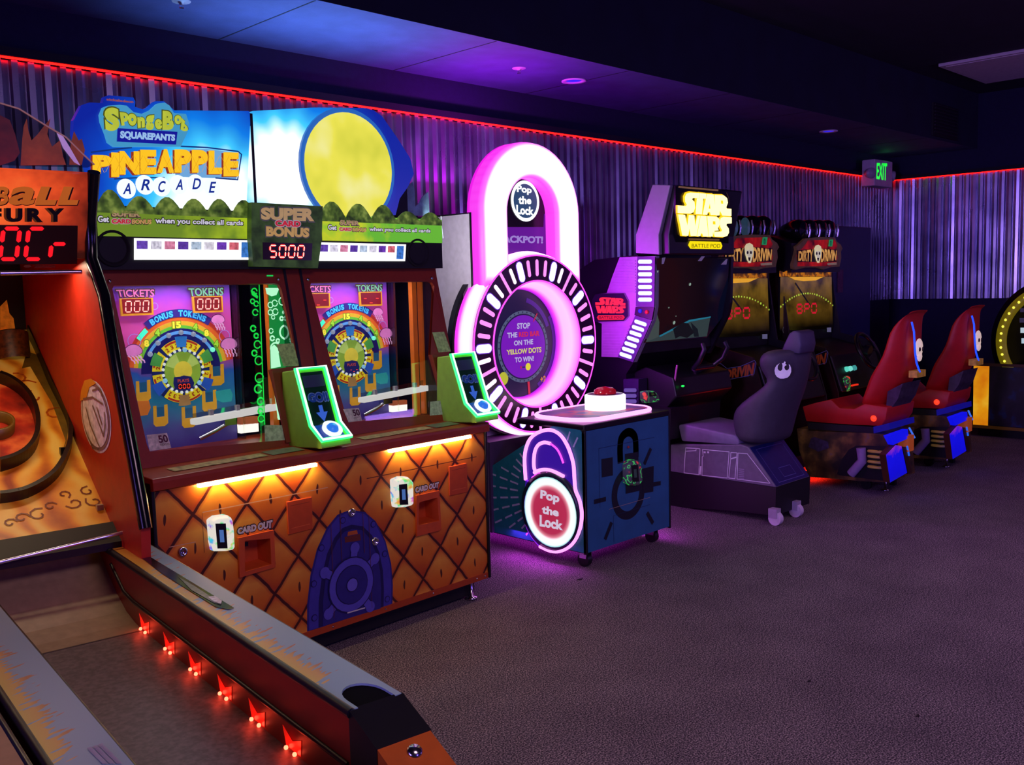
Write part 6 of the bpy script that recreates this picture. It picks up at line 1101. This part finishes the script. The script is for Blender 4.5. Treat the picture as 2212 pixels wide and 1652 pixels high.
mb = MB(); inn = zE((0, 520), (60, 545), (130, 595), (183, 662), (212, 740), (218, 830), (196, 908), (148, 966), (80, 1006), (0, 1030)); 
g = G('ember_print'); c = g.ramp(g.noise(8, 4), [(.3, '#5a0c04'), (.5, '#b82a0c'), (.65, '#e86a28'), (.8, '#f09048')]); g.base(c); g.emit(c, .12); bd_.poly(mb, inn, g.m, 2); mb.build('inner_print', BD)
mb = MB(); bd_.poly(mb, zE((130, 430), (180, 420), (310, 640), (390, 860), (370, 930), (395, 870), (410, 760), (300, 520), (225, 350), (160, 330)), BRZ, 2); mb.build('lane_strip', BD)
mb = MB(); cpt = bd_.P(zE((70, 330))[0]); vt = V((0, .35, 1)).normalized(); mb.lathe([(.072, .075), (.066, .08), (.058, .07), (.055, -.01), (0, -.01)], cpt, vt, M('#1a100a', .3), 28); mb.lathe([(.072, .075), (.068, -.04)], cpt, vt, M('#6a3a14', .4, noise=.6, scale=60), 28); mb.build('ball_cup', BD)
mb = MB(); cpt = bd_.P(zE((-20, 800))[0]); mb.lathe([(.06, .0), (.06, .05), (.05, .05), (.05, 0)], cpt, bn_, BRZ, 26); mb.build('ball_cup', BD)
mb = MB(); c = bd_.P(zE((380, 945))[0]); mb.box(c + V((-.012, -.012, 0)), c + V((.012, .012, .03)), BLACK); c = bd_.P(zE((600, 1270))[0]); mb.box(c + V((-.014, -.01, 0)), c + V((.008, .01, .02)), M('#b8a890', .4)); mb.build('corner_clip', BD)
# front lip of the target bay
lip = Pan(AL, (0, t0.y - .06, 0), (0, -1, 0)); yl = t0.y - .06; zl = t0.z - .06 * bdv.z / bdv.y
mb = MB(); mb.ext([V((xj, a, b)) for a, b in ((yl + .01, zl), (yl - .02, zl + .012), (yl - .11, ah + .02), (yl - .11, ah - .005), (yl, ah - .01))], (xi - xj, 0, 0), M('#140806', .55)); mb.build('front_lip', T)
mb = MB(); a = AL.hit(283, 1146, V((0, yl - .12, 0)), (0, -1, 0)); b = AL.hit(0, 1214, V((0, yl - .12, 0)), (0, -1, 0)); dirv = b - a; mb.tube([a, a + dirv * 1.25], .007, M('#c8c8d8', .15, .9), 8); mb.build('chrome_rod', T)
# oval sticker on the inner wall
mb = MB(); oc = zE((570, 715))[0]; CR = M('#e4dedc', .3, .0, noise=.3, scale=50)
u_ = wi.P(zE((570, 715))[0]); hz = abs(wi.P(zE((570, 500))[0]).z - wi.P(zE((590, 930))[0]).z) / 2; hy = abs(wi.P(zE((482, 700))[0]).y - wi.P(zE((655, 700))[0]).y) / 2
def oval(k, m, l): c = u_ + V((-.0012 * l, 0, 0)); mb.add([c + V((0, hy * k * math.cos(t) - .14 * hz * k * math.sin(t) * 0, hz * k * math.sin(t))) for t in [2 * math.pi * i / 32 for i in range(32)]], [range(32)], m)
oval(1, CR, 1); oval(.93, M('#8a6a62', .35), 2); oval(.84, CR, 3)
for pl_ in ([(505, 610), (560, 600), (620, 640)], [(520, 660), (545, 760), (590, 870), (600, 890)], [(520, 800), (560, 900), (590, 905)], [(560, 650), (600, 760), (625, 830), (635, 760), (630, 690)], [(585, 660), (615, 760)], [(560, 560), (600, 545), (615, 590)]): wi.line(mb, zE(*pl_), .008, M('#7a5a52', .4), 5)
wi.poly(mb, zE((483, 620), (490, 560), (510, 500), (550, 488), (580, 515), (540, 540), (520, 610)), M('#d8881c', .45), 4); mb.build('oval_decal', T)
# header
hy0 = e2.P((207, 545)); hb, ht = e2.P((205, 558)), e2.P((213, 378)); hn = V((0, -(ht.z - hb.z), (ht.y - hb.y))).normalized(); hd = Pan(AL, (0, hb.y, hb.z), hn)
g = G('header_print'); dx = g.op('ADD', g.x, .42); dz = g.op('SUBTRACT', g.z, 1.93); r = g.op('SQRT', g.op('ADD', g.op('MULTIPLY', g.op('MULTIPLY', dx, dx), .45), g.op('MULTIPLY', dz, dz))); n = g.noise(9, 4)
c = g.ramp(g.op('ADD', r, g.op('MULTIPLY', g.op('SUBTRACT', n, .5), .25)), [(.03, '#ff7a34'), (.11, '#f05424'), (.19, '#a83016'), (.28, '#381008')]); g.base('#200806'); g.emit(c, .95); g.rough(.3)
mb = MB(); mb.ext([V((xj, hb.y, hb.z)), V((xi, hb.y, hb.z)), V((xi, ht.y, ht.z)), V((xj, ht.y, ht.z))], hn * -.03, g.m); mb.ext([V((xj, hb.y, hb.z)), V((xi, hb.y, hb.z)), V((xi, hb.y + .3, hb.z)), V((xj, hb.y + .3, hb.z))], (0, 0, .02), BLACK); HD = mb.build('header', T)
mb = MB(); LT1 = E('#d86a20', .62); LT2 = M('#3a0e06', .5)
for ch, x_, y_ in (('B', -95, 120), ('a', 120, 520), ('L', 505, 840), ('L', 845, 1165)):
    q = zZ((x_, 150), (y_, 152 if ch != 'L' else 155), (y_, 425), (x_, 425)); qs = [(a + 2.5, b + 2) for a, b in q]; hd.text(mb, ch, qs, LT2, 2, .05 if ch in 'Ba' else .09, .22); hd.text(mb, ch, q, LT1, 4, .03 if ch in 'Ba' else .07, .22)
for ch, x_, y_ in (('F', -160, 20), ('U', 88, 330), ('R', 398, 635), ('Y', 690, 950)): hd.text(mb, ch, [(a - 5, b + 1) for a, b in zZ((x_, 468), (y_, 475), (y_, 682), (x_, 672))], M('#8a4a14', .5, emit=.2), 2, .05); hd.text(mb, ch, zZ((x_, 468), (y_, 475), (y_, 682), (x_, 672)), M('#120806', .5), 4, .05)
mb.build('title_lettering', HD)
mb = MB(); hd.slab(mb, zZ((-30, 722), (1150, 735), (1140, 1300), (-30, 1305)), .004, M('#300608', .25), 1); hd.led(mb, '0Cr', zZ((5, 770), (1025, 775), (1000, 1225), (-15, 1225)), E('#ff1420', 1.15), 6, .24, .30, .12)
mb.build('score_display', HD); mb = MB(); hd.disc(mb, zZ((405, 1340))[0], .012, M('#8a4a1c'), 2, 12, .4)
for k in range(3): hd.line(mb, zZ((515, 1322 + 16 * k), (815, 1320 + 16 * k)), .0018, M('#7a3c1c'), 2)
mb.build('small_print', HD)
mb = MB(); hq = e2.P((205, 590)); a = hd.P(zZ((1210, 1420))[0], 3); b = hd.P(zZ((0, 1440))[0], 3); mb.tube([a, b], .008, M('#b8b8c8', .12, .9), 8); mb.build('chrome_rod', T)
lm = lamp('target_lamp', 'AREA', (0, 0, 0), (1, .78, .5), 2.6, .5, None, .08); lm.parent = T; lm.location = ((xi + xj) / 2, hb.y + .12, hb.z - .02); lm.rotation_euler = (math.radians(-8), 0, 0)
# clear topper sheet with flame print
yt = ht.y + .06; tpn = Pan(AL, (0, yt, 0), (0, -1, 0)); arcp = zA((-20, 358), (0, 362), (120, 398), (300, 510), (420, 580), (520, 680), (600, 755), (560, 772), (-20, 755))
mb = MB(); tpn.slab(mb, arcp, -.006, glass('#c8c8d0', .12)); tpr = mb.build('topper', T); mb = MB(); FT = M('#b05418', .5, noise=.25, emit=.10)
for pl_ in ([(130, 760), (140, 600), (150, 510), (170, 460), (180, 540), (200, 600), (240, 560), (270, 520), (320, 460), (300, 560), (330, 640), (380, 600), (400, 700), (420, 756)], [(440, 756), (450, 620), (470, 540), (500, 600), (520, 590), (540, 660), (520, 756)]): tpn.poly(mb, zA(*pl_), FT, 2)
tpn.poly(mb, zA((-20, 430), (0, 440), (60, 470), (95, 560), (125, 680), (90, 730), (0, 760), (-20, 760)), M('#7a2410', .5, noise=.3, emit=.05), 3); mb.build('flame_print', tpr)
mb = MB(); mb.tube([tpn.P(k, 2) for k in arcp[1:7]], .0028, M('#d8a890', .2, emit=.12), 6); tpn.poly(mb, zA((358, 552), (400, 575), (440, 640), (510, 762), (470, 740), (400, 650)), M('#d0a8dc', .2, emit=.35), 4); mb.build('topper_edge', tpr)
# neighbouring alley at the bottom left corner
N0 = AL.Mx @ V((xl0 - .145, 0, 0)); t = thing('alley_ball_game', 'second alley ball game, only its orange brown rail showing at bottom left', 'arcade machine', (N0.x, N0.y, 0), AA)
mb = MB(); mb.box((-.5, -.4, .12), (-.005, 1.75, ah - .02), M('#5a1c0c', .5)); mb.build('rail_body', t); mb = MB(); mb.box((-.5, -.4, ah - .02), (-.003, 1.75, ah), M('#a06848', .45, noise=.1)); mb.build('rail_top', t, .005); mb = MB(); mb.tube([(-.004, -.4, ah - .004), (-.004, 1.75, ah - .004)], .008, M('#0c1a20', .3), 6); mb.build('edge_moulding', t); mb = MB(); mb.box((-.5, -.3, 0), (-.02, 1.7, .12), BLACK); mb.build('plinth', t)
# specks on the carpet
for q, s_, lab in (((1254, 1251), .014, 'dark scrap lying on the carpet before the padlock game'), ((1749, 1471), .008, 'tiny dark speck on the open carpet at right'), ((1983, 1546), .008, 'tiny dark speck on the carpet near the lower right')):
    p = X0.hit(q[0], q[1], (0, 0, .001), (0, 0, 1)); mb = MB(); pts = [V((p.x + s_ * (1.2 + .8 * math.sin(3 * a)) * math.cos(a), p.y + s_ * .6 * math.sin(a), 0)) for a in [2 * math.pi * k / 9 for k in range(9)]]; mb.ext(pts, (0, 0, .004), M('#1a0e18', .8)); tag(mb.build('lint_scrap'), lab, 'scrap')
